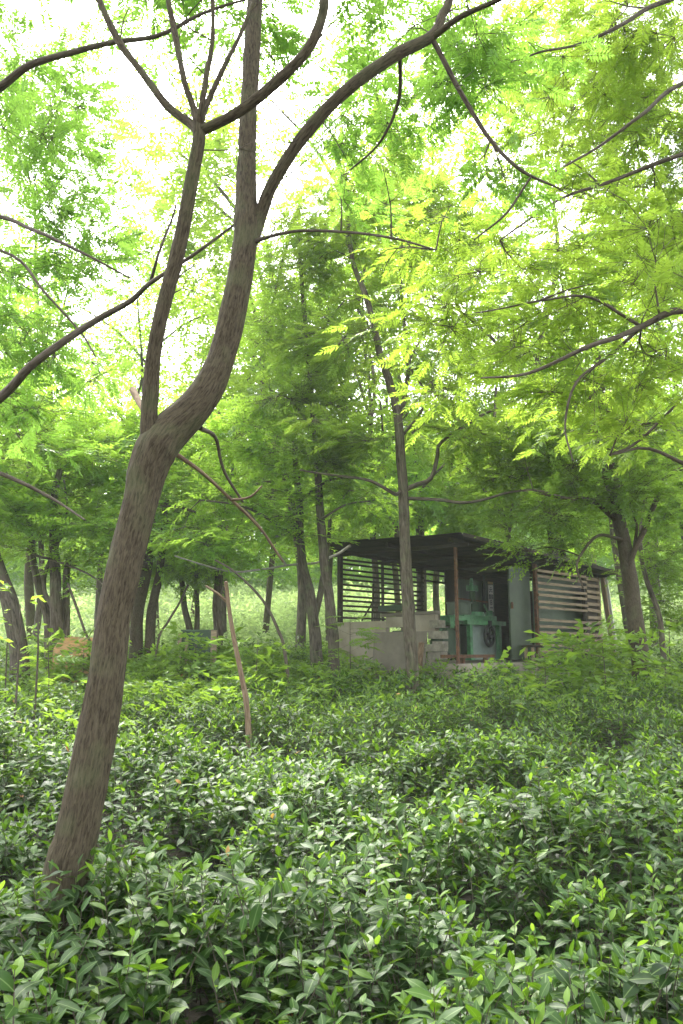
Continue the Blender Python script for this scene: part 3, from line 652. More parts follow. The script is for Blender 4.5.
# bare and dead things in the tea
def pole(name, label, cat, lines, mat):
    o = None
    for k, (pts, Ya, Yb, w) in enumerate(lines):
        p, r = lp(pts, Ya, Yb, w, .0)
        if k == 0:
            p, r = rooted(p, r, 1.05); o = thing(name, label, cat, p[0])
        m = MB(); tube(m, p, r, 10, .06, .001, seed=random.random()*20, wob=.015); m.build('stem' if k == 0 else 'branch', M[mat], o, True)
    return o
pole('dead_sapling', 'bare reddish-brown dead sapling with one side branch, rising alone from the tea', 'dead tree',
     [([(247,712),(241,675),(234,640),(229,610),(226,582)], 8.6, 8.7, (6,4)), ([(228,603),(218,594),(206,586)], 8.7, 8.6, (3.5,2))], 'deadwood')
pole('arching_sapling', 'thin dark arching stem bending left of the shed over pale brush', 'sapling',
     [([(285,652),(278,630),(266,605),(252,588),(232,570),(215,560)], 13, 12.8, (3.5,2))], 'twig')
def twigtree(): pass
q = P(64, 575, 14.2)
pole('leaning_pole', 'thin dark pole leaning beside the clump of pale stems and orange tarp', 'pole', [([(92,650),(85,632),(76,606),(68,584)], 14.2, 14.2, (2.6,2.6))], 'twig')
pole('slanting_pole', 'thin dark pole slanting towards the twin-stemmed tree, left of the dark green board', 'pole', [([(158,642),(168,622),(180,602),(188,585)], 15.5, 16.5, (2.4,2.4))], 'twig')
pole('leaning_stake', 'taller thin dark stake of the pair at the left edge', 'stake', [([(18,665),(20,635),(20,605)], 9.5, 9.5, (2.0,1.6))], 'twig')
pole('short_stake', 'shorter thin dark stake right of the other, near the left edge', 'stake', [([(37,668),(38,640),(38,622)], 9.8, 9.8, (2.0,1.6))], 'twig')
pole('fallen_branch', 'long pale grey bare branch stretching across to the shed roof corner', 'dead branch',
     [([(345,549),(335,556),(318,562),(290,565),(262,570),(230,571),(200,566)], 14.2, 11.5, (3.4,2.2)), ([(286,562),(268,540),(255,520),(240,503)], 12.6, 12.4, (2.6,1.8)), ([(267,537),(275,537),(281,534)], 12.5, 12.4, (2.4,3.2))], 'greywood') if False else None
o = thing('hanging_branch', 'long pale grey bare branch lying from the shed roof corner out to the left', 'dead branch', P(345,548,16.6))
for pts, a, b, w in [([(350,546),(335,555),(318,562),(290,565),(262,570),(230,571),(205,566),(175,556)], 16.9, 13.5, (3,1.6)), ([(286,565),(268,540),(255,520),(240,503)], 15.3, 14.6, (3,2)), ([(267,538),(275,537),(281,534)], 14.9, 14.8, (2.4,3.4))]:
    p, r = lp(pts, a, b, w); m = MB(); tube(m, p, r, 7, .08, 0, seed=3., wob=.05); m.build('branch', M['greywood'], o, True)

# ---- trees of the wood behind (prototypes then copies)
def wood_tree(name, label, x, y, h, kind='clu', leaf='mid', ncl=150, cr=2.6, low=.28, seed=0, size=1., bark='bark2'):
    global rng
    keep = rng; rng = np.random.default_rng(100+seed)
    z = float(ground(x, y))-.1
    o = thing(name, label, 'tree', (x, y, z), 'trees of the wood behind the shed')
    mb = MB(); ml = MB()
    lean = rng.normal(0, .06*h, 2)
    pts = [V(x,y,z)+V(lean[0]*t**1.5, lean[1]*t**1.5, h*t)+(V(*rng.normal(0,.012*h,3))*V(1,1,0) if 0 < t < 1 else 0) for t in np.linspace(0,1,7)]
    rr = np.linspace(.0085*h+.01, .015, 7)
    tube(mb, pts, rr, 9, .4, .004, seed=seed*3.1)
    pts = np.array(pts); sk = [pts[2:]]
    for k in range(7):
        t = rng.uniform(.3, .85); i = int(t*6); s = pts[i]+(pts[i+1]-pts[i])*(t*6-i); a = rng.uniform(0, 2*PI); L = cr*rng.uniform(.5,1)
        q = np.array([s, s+V(math.cos(a)*L*.5, math.sin(a)*L*.5, L*.5), s+V(math.cos(a)*L, math.sin(a)*L, L*.8)]); sk.append(q)
        tube(mb, q, [.05,.035,.02], 6, .3, 0, seed=k)
    ells = []
    for k in range(9):
        t = rng.uniform(low, 1.0); a = rng.uniform(0, 2*PI); d = cr*rng.uniform(.2,.8)*math.sin(PI*min(1,(t-low)/(1.15-low)*.8+.15))
        ells.append((pts[0]+V(lean[0]*t+math.cos(a)*d, lean[1]*t+math.sin(a)*d, h*t), cr*.5, cr*.5, cr*.32))
    crown(mb, ml, dense(*sk), ells, ncl, kind, 10, size, .4, .75, 0, rsk=.03, jit=.45, sides=4)
    mb.build('trunk', M[bark], o, True); ml.build('crown', M[leaf], o)
    rng = keep
    return o
def copy_thing(o, x, y, rz, s, label, leaf=None):
    r = o.copy(); COL.objects.link(r); r.location = (x, y, float(ground(x, y))-.1); r.rotation_euler = (0,0,rz); r.scale = (s,s,s); r['label'] = label
    for ch in o.children:
        c = ch.copy(); COL.objects.link(c); c.parent = r
        if leaf and ch.name.startswith('crown'):
            c.material_slots[0].link = 'OBJECT'; c.material_slots[0].material = M[leaf]
    return r
def xat(px, y): return (px-341.5)/FPX*y*c_ if False else (px-341.5)/FPX*y
protos = [wood_tree('broadleaf_tree', 'bright green tree rising behind the shed\'s left slatted wall', xat(375,24), 24, 13, 'clu', 'bright', 130, 3.1, .3, 1, .75),
          wood_tree('broadleaf_tree', 'leafy tree right behind the middle of the shed roof', xat(505,23), 23, 12, 'spr', 'bright', 140, 2.9, .3, 2, 1.25, 'bark3'),
          wood_tree('broadleaf_tree', 'thin tall tree behind the right end of the shed', xat(560,27), 27, 14, 'clu', 'mid', 130, 3.1, .3, 3, .75, 'bark')]
CP = [(0,100,26,1.9,1.0,'green tree standing behind the orange tarp','mid'),
      (1,35,23,.7,.95,'bright tree behind the pale clump of stems','bright'),
      (2,265,31,2.1,1.05,'pale green tree far behind the arching stem','mid'),
      (0,330,27,3.0,1.0,'tree behind the two trees at the shed\'s left corner','bright'),
      (1,440,28,4.0,1.15,'tall bright tree behind the rusty post of the shed','bright'),
      (2,400,33,5.2,1.1,'far tree seen between the slats of the shed','mid'),
      (0,650,24,.4,1.0,'bright tree behind the slim curving tree at the right edge','bright'),
      (1,700,20,2.4,1.0,'leafy tree just beyond the right edge behind the slim tree','mid'),
      (2,190,36,1.2,1.15,'pale far tree behind the dark green board','bright'),
      (0,-40,21,5.5,1.0,'leafy tree beyond the left edge behind the dark trunk','bright'),
      (1,590,34,.2,1.2,'far tree over the right end of the shed roof','bright'),
      (2,480,38,3.3,1.3,'tallest far tree behind the middle of the shed','mid'),
      (0,30,36,4.4,1.25,'far pale tree at the left behind the bright one','mid'),
      (1,300,42,1.0,1.3,'farthest pale tree above the open meadow','bright'),
      (2,660,40,2.7,1.3,'far tall tree at the right edge','mid'),
      (0,130,45,3.7,1.3,'farthest tree left of the meadow','bright'),
      (1,400,22,.9,1.05,'leafy tree close behind the shed\'s back corner','mid'),
      (0,225,25,2.9,1.15,'tall bright tree left of the arching stem','bright'),
      (2,40,27,3.9,1.4,'very tall bright tree behind the left stems, its top near the sky gap','bright'),
      (1,300,24,1.7,1.45,'very tall leafy tree behind the dark forked tree','bright'),
      (0,420,26,5.1,1.5,'very tall tree towering over the middle of the shed','bright'),
      (1,160,30,4.6,1.15,'tall bright tree far behind the twin-trunked tree','bright'),
      (2,540,25,.6,1.4,'tall bright tree towering over the right of the shed','bright')]
for k, px, y, rz, s, lab, leaf in CP:
    copy_thing(protos[k], xat(px, y), y, rz, s, lab, leaf)
# far wood: one uncountable mass
def farwood():
    mb = MB(); n = 30000
    y = rng.uniform(52, 85, n); x = rng.uniform(-1,1,n)*(y*.52)
    lim = 5+12*fbm(x*.09, y*.09, 3.5, 3)
    h = rng.random(n)*lim
    z = ground(x, y)+h
    k = fbm(x*.25, y*.25, z*.25, 2) > .42
    x, y, z = x[k], y[k], z[k]; n = len(x)
    ph = rng.uniform(0,2*PI,n); d = np.stack([np.cos(ph), np.sin(ph), rng.uniform(-.4,.4,n)], 1)
    place(mb, T_CLU, np.stack([x,y,z],1), d, norm(V(0,0,1)+rng.normal(0,.6,(n,3))), rng.uniform(1.4,2.4,n), rng.random(n))
    mb.build('far_wood', M['mid'], None, kind='stuff', label='hazy pale green mass of distant woodland', category='woodland')
farwood()
# ------------------------------------------------------------------ the shed
def shed():
    o = thing('tea_shed', 'low open wooden shed with corrugated roof and slatted walls', 'shed', S(0,0,0))
    p = lambda m, n, mat, **k: m.build(n, M[mat], o, **k)
    # platform
    m = MB(); m.box(S(3.05,1.6,-.3), (6.3,3.3,.6), AX); p(m, 'platform', 'concrete')
    # roof: wavy sheet over four corner heights, with overhang
    def rz(u, v): 
        a, c, b, d = 2.44, 2.24, 2.5, 2.3
        s = u/6.1; t = v/3.1
        return (a*(1-s)+c*s)*(1-t)+(b*(1-s)+d*s)*t
    uu = np.linspace(-.4125, 6.7875, 385); vv = np.array([-.4, .5, .52, 1.9, 1.92, 3.5]); Ug, Vg = np.meshgrid(uu, vv)
    lift = np.array([0,0,.02,.02,.04,.04])[:,None]
    H = rz(Ug, Vg)+.017*np.sin(Ug*2*PI/.15)+.03*(fbm(Ug*.8, Vg*.8)-.5)*2+lift-.03*np.clip(Ug-5,0,2)
    top = A0+Ug[...,None]*U+Vg[...,None]*W_+H[...,None]*ZZ
    n = len(uu); i = np.arange(len(vv)-1)[:,None]*n; j = np.arange(n-1)[None]
    f = np.stack([i+j, i+j+1, i+n+j+1, i+n+j], -1).reshape(-1,4)
    bkk = np.stack([Ug*1.5, Vg*.3, 0*Ug], -1).reshape(-1,3)
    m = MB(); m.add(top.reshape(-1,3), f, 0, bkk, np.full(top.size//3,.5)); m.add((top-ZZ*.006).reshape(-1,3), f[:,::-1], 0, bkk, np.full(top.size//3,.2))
    for row in (0, len(vv)-1):
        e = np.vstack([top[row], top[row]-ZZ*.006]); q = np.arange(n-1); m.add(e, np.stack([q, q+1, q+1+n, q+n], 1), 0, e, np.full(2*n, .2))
    p(m, 'roof', 'tin')
    m = MB(); m.bar(S(-.36,-.42,rz(-.36,-.42)-.035), S(6.7,-.42,rz(6.7,-.42)-.06), .02, .07); p(m, 'dark_edge_strip', 'darkplank')  # dark strip added to darken the roof edge where it catches sky light
    # rafters and purlins under the roof
    for v in (-.05, 1.5, 3.1):
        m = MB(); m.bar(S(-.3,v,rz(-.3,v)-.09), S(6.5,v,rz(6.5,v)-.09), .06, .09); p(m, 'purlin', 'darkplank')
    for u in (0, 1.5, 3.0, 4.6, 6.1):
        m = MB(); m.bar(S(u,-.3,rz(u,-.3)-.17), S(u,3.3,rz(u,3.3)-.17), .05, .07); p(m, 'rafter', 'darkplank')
    # posts
    def post(u, v, mat, w=.06, h=None, z0=0.):
        m = MB(); hh = (h or rz(u,v)-.2); m.box(S(u,v,(z0+hh)/2), (w,w,hh-z0), AX); p(m, 'post', mat)
    post(0, .02, 'rust', .05); post(0, 3.1, 'darkplank', .09); post(2.9, 3.1, 'darkplank', .08); post(4.05, 3.1, 'darkplank', .1); post(4.4, 3.1, 'darkplank', .08)
    post(3.0, 0, 'rust', .07); post(5.3, 0, 'darkplank', .09); post(6.1, 0, 'plank', .06); post(6.1, 3.1, 'darkplank', .09); post(1.45, 3.1, 'darkplank', .05)
    # left back wall: open slats
    for k in range(12):
        w = .98+k*.115; m = MB(); j_ = rng.normal(0,.012,2)
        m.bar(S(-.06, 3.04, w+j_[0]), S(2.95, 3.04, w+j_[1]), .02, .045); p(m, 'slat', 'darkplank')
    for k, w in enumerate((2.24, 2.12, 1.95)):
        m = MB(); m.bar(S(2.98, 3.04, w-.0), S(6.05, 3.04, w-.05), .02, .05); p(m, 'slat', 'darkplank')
    # a thin upright and a slanted brace of the slatted wall
    m = MB(); m.bar(S(.95,3.0,.9), S(1.0,3.0,1.75), .03, .03); p(m, 'brace', 'darkplank')
    m = MB(); m.bar(S(.6,3.0,.9), S(.95,3.0,1.3), .02, .03); p(m, 'brace', 'darkplank')
    # right front wall: pale slats over panels, one missing
    for k in range(15):
        if k == 7: continue
        w = .1+k*.136; m = MB(); j_ = rng.normal(0,.012,2)
        m.bar(S(3.02, -.05, w+j_[0]), S(5.36+rng.uniform(-.03,.05), -.05, w+j_[1]), .022, .058); p(m, 'slat', 'plank')
    for k in range(13):
        w = .14+k*.152; m = MB(); j_ = rng.normal(0,.015,2)
        m.bar(S(5.4, -.03, w+j_[0]), S(6.12, -.03, w+j_[1]+.01), .022, .075); p(m, 'slat', 'plank')
    m = MB(); m.box(S(5.75,.04,1.05), (.72,.02,2.), AX); p(m, 'panel', 'darkplank')
    m = MB(); m.bar(S(6.1,-.12,2.12), S(6.5,-.12,.0), .05, .1, up=tuple(W_)); p(m, 'corner_board', 'plank')
    m = MB(); m.bar(S(6.2,-.1,2.1), S(6.62,-.1,0.), .03, .2, up=tuple(W_)); p(m, 'leaning_panel', 'white')
    m = MB(); m.bar(S(6.15,3.0,.9), S(6.15,.0,.9), .02, 1.8, up=(0,0,1)); p(m, 'side_wall', 'darkplank')
    # room partitions
    m = MB(); m.box(S(4.62,.3,1.06), (2.4,.04,1.85), AX); p(m, 'panel', 'palegreen')
    m = MB(); m.box(S(3.45,2.0,.98), (1.1,.05,1.9), AX); p(m, 'panel', 'palegreen')
    m = MB(); m.box(S(4.22,1.98,.98), (.38,.05,1.9), AX); p(m, 'panel', 'greenmetal')
    m = MB(); m.box(S(5.75,2.0,.98), (.7,.05,1.9), AX); p(m, 'panel', 'greenmetal')
    m = MB(); m.box(S(4.55,2.4,1.1), (3.2,.03,2.1), AX); m.box(S(2.97,2.2,1.1), (.03,.34,2.1), AX); m.box(S(6.16,2.2,1.1), (.03,.36,2.1), AX); p(m, 'dark_room_backing', 'darkplank')  # shallow dark box added behind the doorway so the opening stays dark
    m = MB(); m.bar(S(2.85,1.95,2.0), S(6.1,1.95,1.98), .06, .12); m.bar(S(2.85,1.95,2.12), S(6.1,1.95,2.1), .03, .07); p(m, 'lintel', 'darkplank')
    m = MB(); m.box(S(2.57,.16,1.05), (.86,.04,1.98), AX); m.box(S(2.57,.13,1.86), (.88,.03,.03), AX); m.box(S(2.57,.13,.14), (.88,.03,.03), AX)
    d = p(m, 'door', 'greenmetal')
    m = MB(); m.box(S(2.2,.12,1.2), (.03,.04,.14), AX); m.build('handle', M['rust'], d)
    m = MB(); m.box(S(3.9,1.93,1.1), (.09,.04,1.95), AX); p(m, 'door_frame', 'black')
    # low side wall of concrete with an opening, board and block pier
    m = MB()
    def seg(v0, v1, w0, w1): m.box(S(0,(v0+v1)/2,(w0+w1)/2), (.12, v1-v0, w1-w0), AX)
    seg(1.75, 3.15, -.75, .85); seg(1.05, 1.75, .72, .93); seg(1.05, 1.75, -.75, .38); seg(.5, 1.05, .6, .95); seg(.5, 1.05, -.75, .1)
    p(m, 'side_wall', 'concrete')
    m = MB(); m.bar(S(0,.46,.99), S(0,1.9,.965), .15, .06); p(m, 'wall_cap', 'board')
    m = MB(); m.box(S(.04, 1.4, .5), (.03,.5,.3), AX); p(m, 'panel', 'palegreen')
    m = MB()
    for k, w in enumerate((-.25,-.05,.15,.35,.55,.76)):
        m.box(S(-.02+.02*(k%2), .46+.03*((k*7)%3-1), w), (.2,  .24 if k%2 else .34,.15), AX)
    p(m, 'block_pier', 'block')
    m = MB(); m.box(S(-.13,.5,.3), (.1,.62,.14), AX); p(m, 'ledge', 'block')
    # writing board on the partition
    return o
o = shed()
def sign():
    sg = thing('notice_strip', 'narrow white vertical sign with dark characters beside the dark doorway', 'sign', S(4.22,1.93,1.3))
    m = MB(); m.box(S(4.22,1.935,1.52), (.21,.012,.66), AX); m.build('sign_board', M['white'], sg)
    m = MB(); z = 1.52
    def st(u, w, du, dw): m.box(S(4.22+u, 1.925, z+w), (du,.006,dw), AX)
    # first character: short top stroke, long stroke, two small blocks
    st(0,.265,.07,.016); st(0,.225,.13,.02); st(-.05,.165,.035,.035); st(.05,.165,.035,.035); st(0,.195,.014,.05)
    # second character: two tall ruled halves
    for sx in (-.05,.05):
        st(sx-.022,.04,.012,.12); st(sx+.022,.04,.012,.12)
        for q in (-.01,.03,.065,.095): st(sx,q,.05,.012)
    # third character: upright box with a bar
    st(-.03,-.1,.014,.12); st(.03,-.1,.014,.12)
    for q in (-.155,-.1,-.045): st(0,q,.07,.014)
    # small last line
    st(-.04,-.225,.03,.014); st(.0,-.22,.02,.02); st(.045,-.225,.03,.014); st(0,-.245,.12,.007)
    m.build('lettering', M['ink'], sg)
    # yellow tab above
    m = MB(); m.box(S(4.22,1.935,1.905), (.22,.012,.07), AX); m.build('yellow_tab', M['wood_yel'], sg)
sign()
def machine():
    o = thing('tea_machine', 'green tea-processing machine with round black handwheel inside the shed', 'machine', S(1.75,1.,0))
    p = lambda m, n, mat: m.build(n, M[mat], o, False)
    c = (1.85, 1.0)
    f = lambda u, v, w: S(c[0]+u, c[1]+v, w)
    for u, v in ((-.5,-.35),(.62,-.35),(-.5,.35),(.62,.35)):
        m = MB(); m.box(f(u,v,.45), (.09,.09,.8), AX); m.box(f(u,v,.07), (.14,.14,.04), AX); p(m, 'leg', 'machine')
    m = MB(); m.box(f(.06,-.38,.83), (1.5,.1,.09), AX); m.box(f(.06,.38,.83), (1.5,.08,.09), AX); m.box(f(-.62,0,.83), (.08,.76,.08), AX); m.box(f(.76,0,.83), (.08,.76,.08), AX)
    m.box(f(.62,-.36,.62), (.05,.08,.3), AX); p(m, 'frame', 'machine')
    m = MB(); m.box(f(.06,-.3,.42), (.98,.03,.72), AX); p(m, 'front_panel', 'machine_grey')
    m = MB(); m.box(f(0,0,.93), (1.25,.62,.12), AX); m.cyl(f(0,0,.98), f(0,0,1.07), .36, .33, 24); p(m, 'table', 'machine')
    m = MB(); m.cyl(f(-.35,0,1.0), f(-.35,0,1.24), .26, .26, 20); m.cyl(f(-.35,0,1.24), f(-.35,0,1.27), .28, .28, 20); p(m, 'hopper', 'palegreen')
    m = MB(); m.cyl(f(.12,0,1.05), f(.12,0,1.55), .05, .04, 14); m.cyl(f(.24,0,1.05), f(.24,0,1.55), .03, .03, 12); m.box(f(.16,0,1.2), (.26,.16,.2), AX); p(m, 'press_column', 'darkgreen')
    m = MB(); m.box(f(.16,0,1.6), (.24,.16,.12), AX); m.cyl(f(.14,0,1.66), f(.14,0,1.82), .05, .03, 12); p(m, 'press_head', 'machine')
    m = MB(); m.bar(f(-.35,0,1.35), f(.75,0,1.32), .03, .03); p(m, 'lever', 'rust')
    m = MB(); m.cyl(f(.7,-.1,1.0), f(.7,-.1,1.12), .06, .06, 12); m.cyl(f(.5,-.2,1.0), f(.5,-.2,1.08), .09, .08, 14); m.bar(f(.45,-.1,1.25), f(.6,-.12,1.05), .03, .03); p(m, 'fitting', 'machine')
    # handwheel: rim, hub, spokes
    cc = f(.14,-.42,.55); m = MB(); R_ = .17
    a = np.linspace(0, 2*PI, 25); ring = [cc+U*math.cos(t)*R_+ZZ*math.sin(t)*R_*1.2 for t in a]
    tube(m, ring, [.035]*25, 8, .1)
    m.cyl(cc+W_*.06, cc-W_*.06, .06, .05, 14)
    for k in range(5):
        t = k*2*PI/5; m.bar(cc, cc+U*math.cos(t)*R_+ZZ*math.sin(t)*R_*1.2, .03, .03)
    m.box(cc+ZZ*.27, (.1,.08,.12), AX); p(m, 'handwheel', 'black')
    m = MB(); m.cyl(f(-.75,-.1,.38), f(-.75,.35,.38), .2, .2, 20); m.box(f(-.75,.1,.14), (.4,.5,.1), AX); m.cyl(f(-.75,-.18,.38), f(-.75,-.1,.38), .1, .1, 14); p(m, 'motor', 'darkgreen')
    m = MB(); m.cyl(f(-.98,-.2,.45), f(-.98,-.12,.45), .26, .26, 24); p(m, 'pulley', 'darkgreen')
    m = MB(); m.bar(f(-1.05,-.3,.92), f(-.5,-.3,.9), .12, .1); m.bar(f(-1.05,-.3,.92), f(-1.05,-.3,.7), .08, .08); p(m, 'side_arm', 'machine')
machine()
def bench():
    o = thing('iron_bench', 'low rusty iron rail bench along the platform front', 'bench', S(.1,.1,0))
    m = MB(); m.bar(S(-.35,.12,.14), S(1.35,.12,.14), .12, .06); m.build('rail', M['rust'], o)
    for u in (.3, 1.1):
        m = MB(); m.box(S(u,.12,.055), (.06,.08,.11), AX); m.build('leg', M['rust'], o)
    o = thing('wooden_stool', 'small dark wooden stool in front of the green door', 'stool', S(2.72,-.06,0))
    m = MB(); m.box(S(2.72,-.03,.34), (.4,.26,.05), AX); m.build('seat', M['darkplank'], o)
    for du in (-.14,.14):
        for dv in (-.08,.08):
            m = MB(); m.box(S(2.72+du,-.03+dv,.158), (.06,.05,.315), AX); m.build('leg', M['plank'], o)
    o = thing('cement_board', 'large plain cement board leaning against the low concrete wall', 'board', S(-.3,1.2,-.7))
    m = MB(); ax = [norm(U-ZZ*-.12), W_, norm(ZZ+U*.12)]; m.box(S(-.2,1.32,.0), (.03,1.35,1.25), [norm(U-ZZ*.12), W_, norm(ZZ+U*.12)]); m.build('board_face', M['board'], o)
    o = thing('green_crate', 'flat dark green crate lying on top of the concrete wall', 'crate', S(0,1.9,.93))
    m = MB(); m.box(S(.05,1.55,1.06), (.3,.75,.02), AX)
    for a in (-.14,.14): m.box(S(.05+a,1.55,1.11), (.02,.75,.12), AX)
    for a in (-.365,.365): m.box(S(.05,1.55+a,1.11), (.26,.02,.12), AX)
    m.build('crate_body', M['darkgreen'], o)
    o = thing('timber_offcut', 'short yellow timber plank lying on the concrete wall beside the green crate', 'plank', S(0,2.4,.81))
    m = MB(); m.bar(S(0,2.0,.83), S(0,2.75,.82), .1, .05); m.build('plank_face', M['wood_yel'], o)
    o = thing('broken_post', 'rough leaning timber stump beside the block pier', 'post', S(-.15,.75,-.5))
    m = MB(); tube(m, [S(-.22,.8,-.7), S(-.2,.77,0), S(-.18,.74,.4)], [.075,.07,.06], 9, .1, .004); m.build('stump', M['deadwood'], o, True)
bench()
# ---- orange tarp pile and dark green board on the left
def left_things():
    c = P(91, 628, 15.); 
    o = thing('tarp_pile', 'low heap under a crumpled orange tarpaulin left of the big trunk', 'tarpaulin', (c[0], c[1], float(ground(c[0], c[1]))))
    n, k = 34, 14; aa = np.linspace(-1,1,n); bb = np.linspace(-1,1,k); Aq, Bq = np.meshgrid(aa, bb)
    z = .30*(1-np.abs(Aq)**14)*(1-np.abs(Bq)**4)*(.8+.35*fbm(Aq*2.2+4, Bq*1.7, 1.5, 3)*1.2)
    g = float(ground(c[0], c[1]))
    base = 1.88
    zt = np.where(z > .05, base-.25+z, g-.02)
    v = np.stack([c[0]+Aq*.56, c[1]+Bq*.45+.04*Aq, zt+.05*(fbm(Aq*5, Bq*3, 8.5)-.5)*(z > .05)], -1).reshape(-1,3)
    i = np.arange(k-1)[:,None]*n; j = np.arange(n-1)[None]; f = np.stack([i+j,i+j+1,i+n+j+1,i+n+j],-1).reshape(-1,4)
    m = MB(); m.add(v, f); m.build('tarp_sheet', M['orange'], o, True)
    m = MB(); m.box((c[0], c[1], (g+base)/2-.05), (.85,.7,base-g-.1)); m.build('stack', M['darkplank'], o)
    c = P(198, 634, 14.6); g = float(ground(c[0], c[1]))
    o = thing('green_board', 'dark green upright board held between two pale posts in the weeds', 'board', (c[0], c[1], g))
    m = MB(); m.box((c[0], c[1], (g+2.03)/2), (.56,.05,2.03-g)); m.build('board_panel', M['darkgreen'], o)
    m = MB(); m.box((c[0], c[1], 2.045), (.6,.08,.03)); m.build('top_rail', M['darkgreen'], o)
    for px_, h_, w_ in ((180,2.0,.06),(214,2.05,.1),(187,1.9,.05)):
        q = P(px_, 640, 14.5); m = MB(); m.box((q[0], q[1]-.02, (g+h_)/2), (w_,.06,h_-g)); m.build('post', M['plank'], o)
left_things()
# ---- saplings standing up out of the tea
def sapling(name, label, px, py, Y, hpx, kind='pin', leaf='weed', n=12, sz=.35, spread=.25, cat='sapling'):
    b = P(px, py, Y); g = float(ground(b[0], b[1])); b = V(b[0], b[1], g); t = P(px, py-hpx, Y)
    o = thing(name, label, cat, b)
    m = MB(); pts = [b, (b+t)/2+V(*rng.normal(0,.02,3)), t]; tube(m, pts, [.012,.009,.004], 6, .1, 0)
    ml = MB(); k = n
    tt = 1-rng.random(k)**1.2*.55*min(1, 1.); pos = b+(t-b)*tt[:,None]
    ph = rng.uniform(0,2*PI,k); el = rng.uniform(-.1,.6,k)
    d = np.stack([np.cos(ph)*np.cos(el), np.sin(ph)*np.cos(el), np.sin(el)],1); st = pos+d*spread*rng.random(k)[:,None]
    sticks(m, pos, st+d*sz*.3, .0025)
    place(ml, LEAF[kind][0], st, d, norm(V(0,0,1)+rng.normal(0,.3,(k,3))), sz*rng.uniform(.7,1.2,k), rng.random(k))
    m.build('stem', M['twig'], o, True); ml.build('foliage', M[leaf], o)
sapling('feathery_sapling', 'young feathery-leaved sapling in front of the concrete wall', 350, 660, 14.2, 45, 'pin', 'weed', 16, .4, .2)
sapling('feathery_sapling', 'small feathery sapling between the shed corner and the pale brush', 338, 665, 13.8, 25, 'pin', 'weed', 12, .35, .2)
sapling('leafy_sapling', 'broad-leaved bright sapling at the foot of the slatted right wall', 572, 672, 12.6, 26, 'wed', 'weed', 34, .42, .35)
sapling('leafy_sapling', 'leafy pale sapling just left of the thick brown tree', 602, 672, 12.2, 32, 'wed', 'weed', 38, .42, .4)
sapling('leafy_sapling', 'bushy pale green sapling under the shed\'s leaning white board', 590, 665, 13.2, 25, 'wed', 'weed', 34, .42, .4)
sapling('leafy_sapling', 'low bright sapling below the missing slat', 545, 680, 12.0, 14, 'wed', 'weed', 22, .4, .3)
sapling('leafy_sapling', 'bright sapling right of the thick brown tree', 665, 665, 12.4, 14, 'wed', 'weed', 30, .42, .4)
sapling('leafy_sapling', 'yellow-green sapling at the left edge in front of the dark trunk', 10, 660, 10.5, 80, 'wed', 'bright', 10, .28, .25)
sapling('feathery_sapling', 'yellow-green feathery sapling beside the two thin stakes', 48, 665, 11, 24, 'pin', 'bright', 14, .34, .15)
sapling('leafy_sapling', 'tall weed standing behind the dead reddish sapling', 258, 662, 11.5, 22, 'wed', 'weed', 14, .4, .2)
sapling('leafy_shrub', 'dark rounded bush at the right edge behind the curving tree', 668, 655, 17, 60, 'spr', 'dark', 60, .6, .7, 'shrub')
sapling('leafy_sapling', 'light green sapling growing in front of the dark green board', 196, 668, 13.6, 26, 'wed', 'weed', 50, .38, .45)
sapling('leafy_sapling', 'light green sapling in front of the orange tarp', 84, 668, 13.6, 24, 'wed', 'weed', 60, .38, .5)
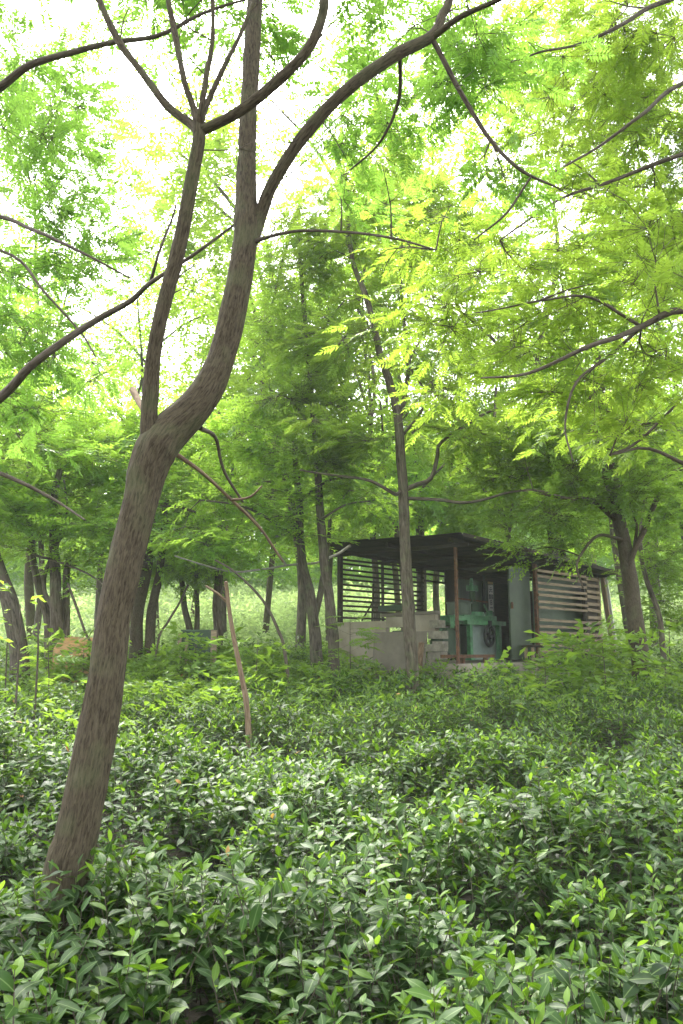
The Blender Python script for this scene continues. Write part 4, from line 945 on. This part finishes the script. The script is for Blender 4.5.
# ------------------------------------------------------------------ sky, sun, air, camera
w = bpy.data.worlds.new('World'); SC.world = w; w.use_nodes = True; nt = w.node_tree; ns = nt.nodes; ls = nt.links; ns.clear()
SUN_EL = math.radians(52); SUN_AZ = math.radians(-18)      # azimuth from +Y, towards -X: behind the trees, left
sk = ns.new('ShaderNodeTexSky'); sk.sky_type = 'NISHITA'; sk.sun_disc = False; sk.sun_elevation = SUN_EL; sk.sun_rotation = SUN_AZ
sk.dust_density = 4.; sk.air_density = 1.0; sk.ozone_density = 1.
hs = ns.new('ShaderNodeHueSaturation'); hs.inputs['Saturation'].default_value = .3; ls.new(sk.outputs[0], hs.inputs['Color'])
bg = ns.new('ShaderNodeBackground'); bg.inputs[1].default_value = .15; ls.new(hs.outputs[0], bg.inputs[0])
wo = ns.new('ShaderNodeOutputWorld'); ls.new(bg.outputs[0], wo.inputs[0])
sl = bpy.data.lights.new('sun', 'SUN'); sl.energy = 1.5; sl.angle = math.radians(18); sl.color = (1,.96,.88)
so = bpy.data.objects.new('sun', sl); COL.objects.link(so)
so.rotation_euler = (PI/2-SUN_EL, 0, PI-SUN_AZ if False else 0)
from mathutils import Vector
sd = Vector((math.sin(SUN_AZ)*math.cos(SUN_EL), math.cos(SUN_AZ)*math.cos(SUN_EL), math.sin(SUN_EL)))
so.rotation_euler = sd.to_track_quat('Z', 'Y').to_euler()
HAZE = True
if HAZE:
    m, nt, ns, ls = newmat('haze_air'); out = ns.new('ShaderNodeOutputMaterial'); pv = ns.new('ShaderNodeVolumePrincipled')
    pv.inputs['Color'].default_value = (.93,.97,.93,1); pv.inputs['Density'].default_value = .0011; pv.inputs['Anisotropy'].default_value = .0
    ls.new(pv.outputs[0], out.inputs['Volume'])
    mb = MB(); mb.box((0,0,15.), (304,304,40)); mb.build('haze', m, None, kind='stuff', label='thin pale haze in the air among the trees', category='haze')
cd = bpy.data.cameras.new('camera'); cam = bpy.data.objects.new('camera', cd); COL.objects.link(cam); SC.camera = cam
cd.sensor_fit = 'VERTICAL'; cd.sensor_height = 36; cd.lens = FPX/1024*36; cd.clip_end = 800; cd.clip_start = .05
cam.location = (0,0,CZ); cam.rotation_euler = (PI/2+TH, 0, 0)
vs = SC.view_settings; vs.view_transform = 'Standard'; vs.look = 'None'; vs.exposure = 2.8; vs.gamma = 1; vs.use_curve_mapping = False
cy = SC.cycles; cy.max_bounces = 8; cy.diffuse_bounces = 4; cy.transmission_bounces = 5; cy.glossy_bounces = 2; cy.volume_bounces = 1; cy.transparent_max_bounces = 4
cy.use_denoising = True; cy.caustics_reflective = False; cy.caustics_refractive = False
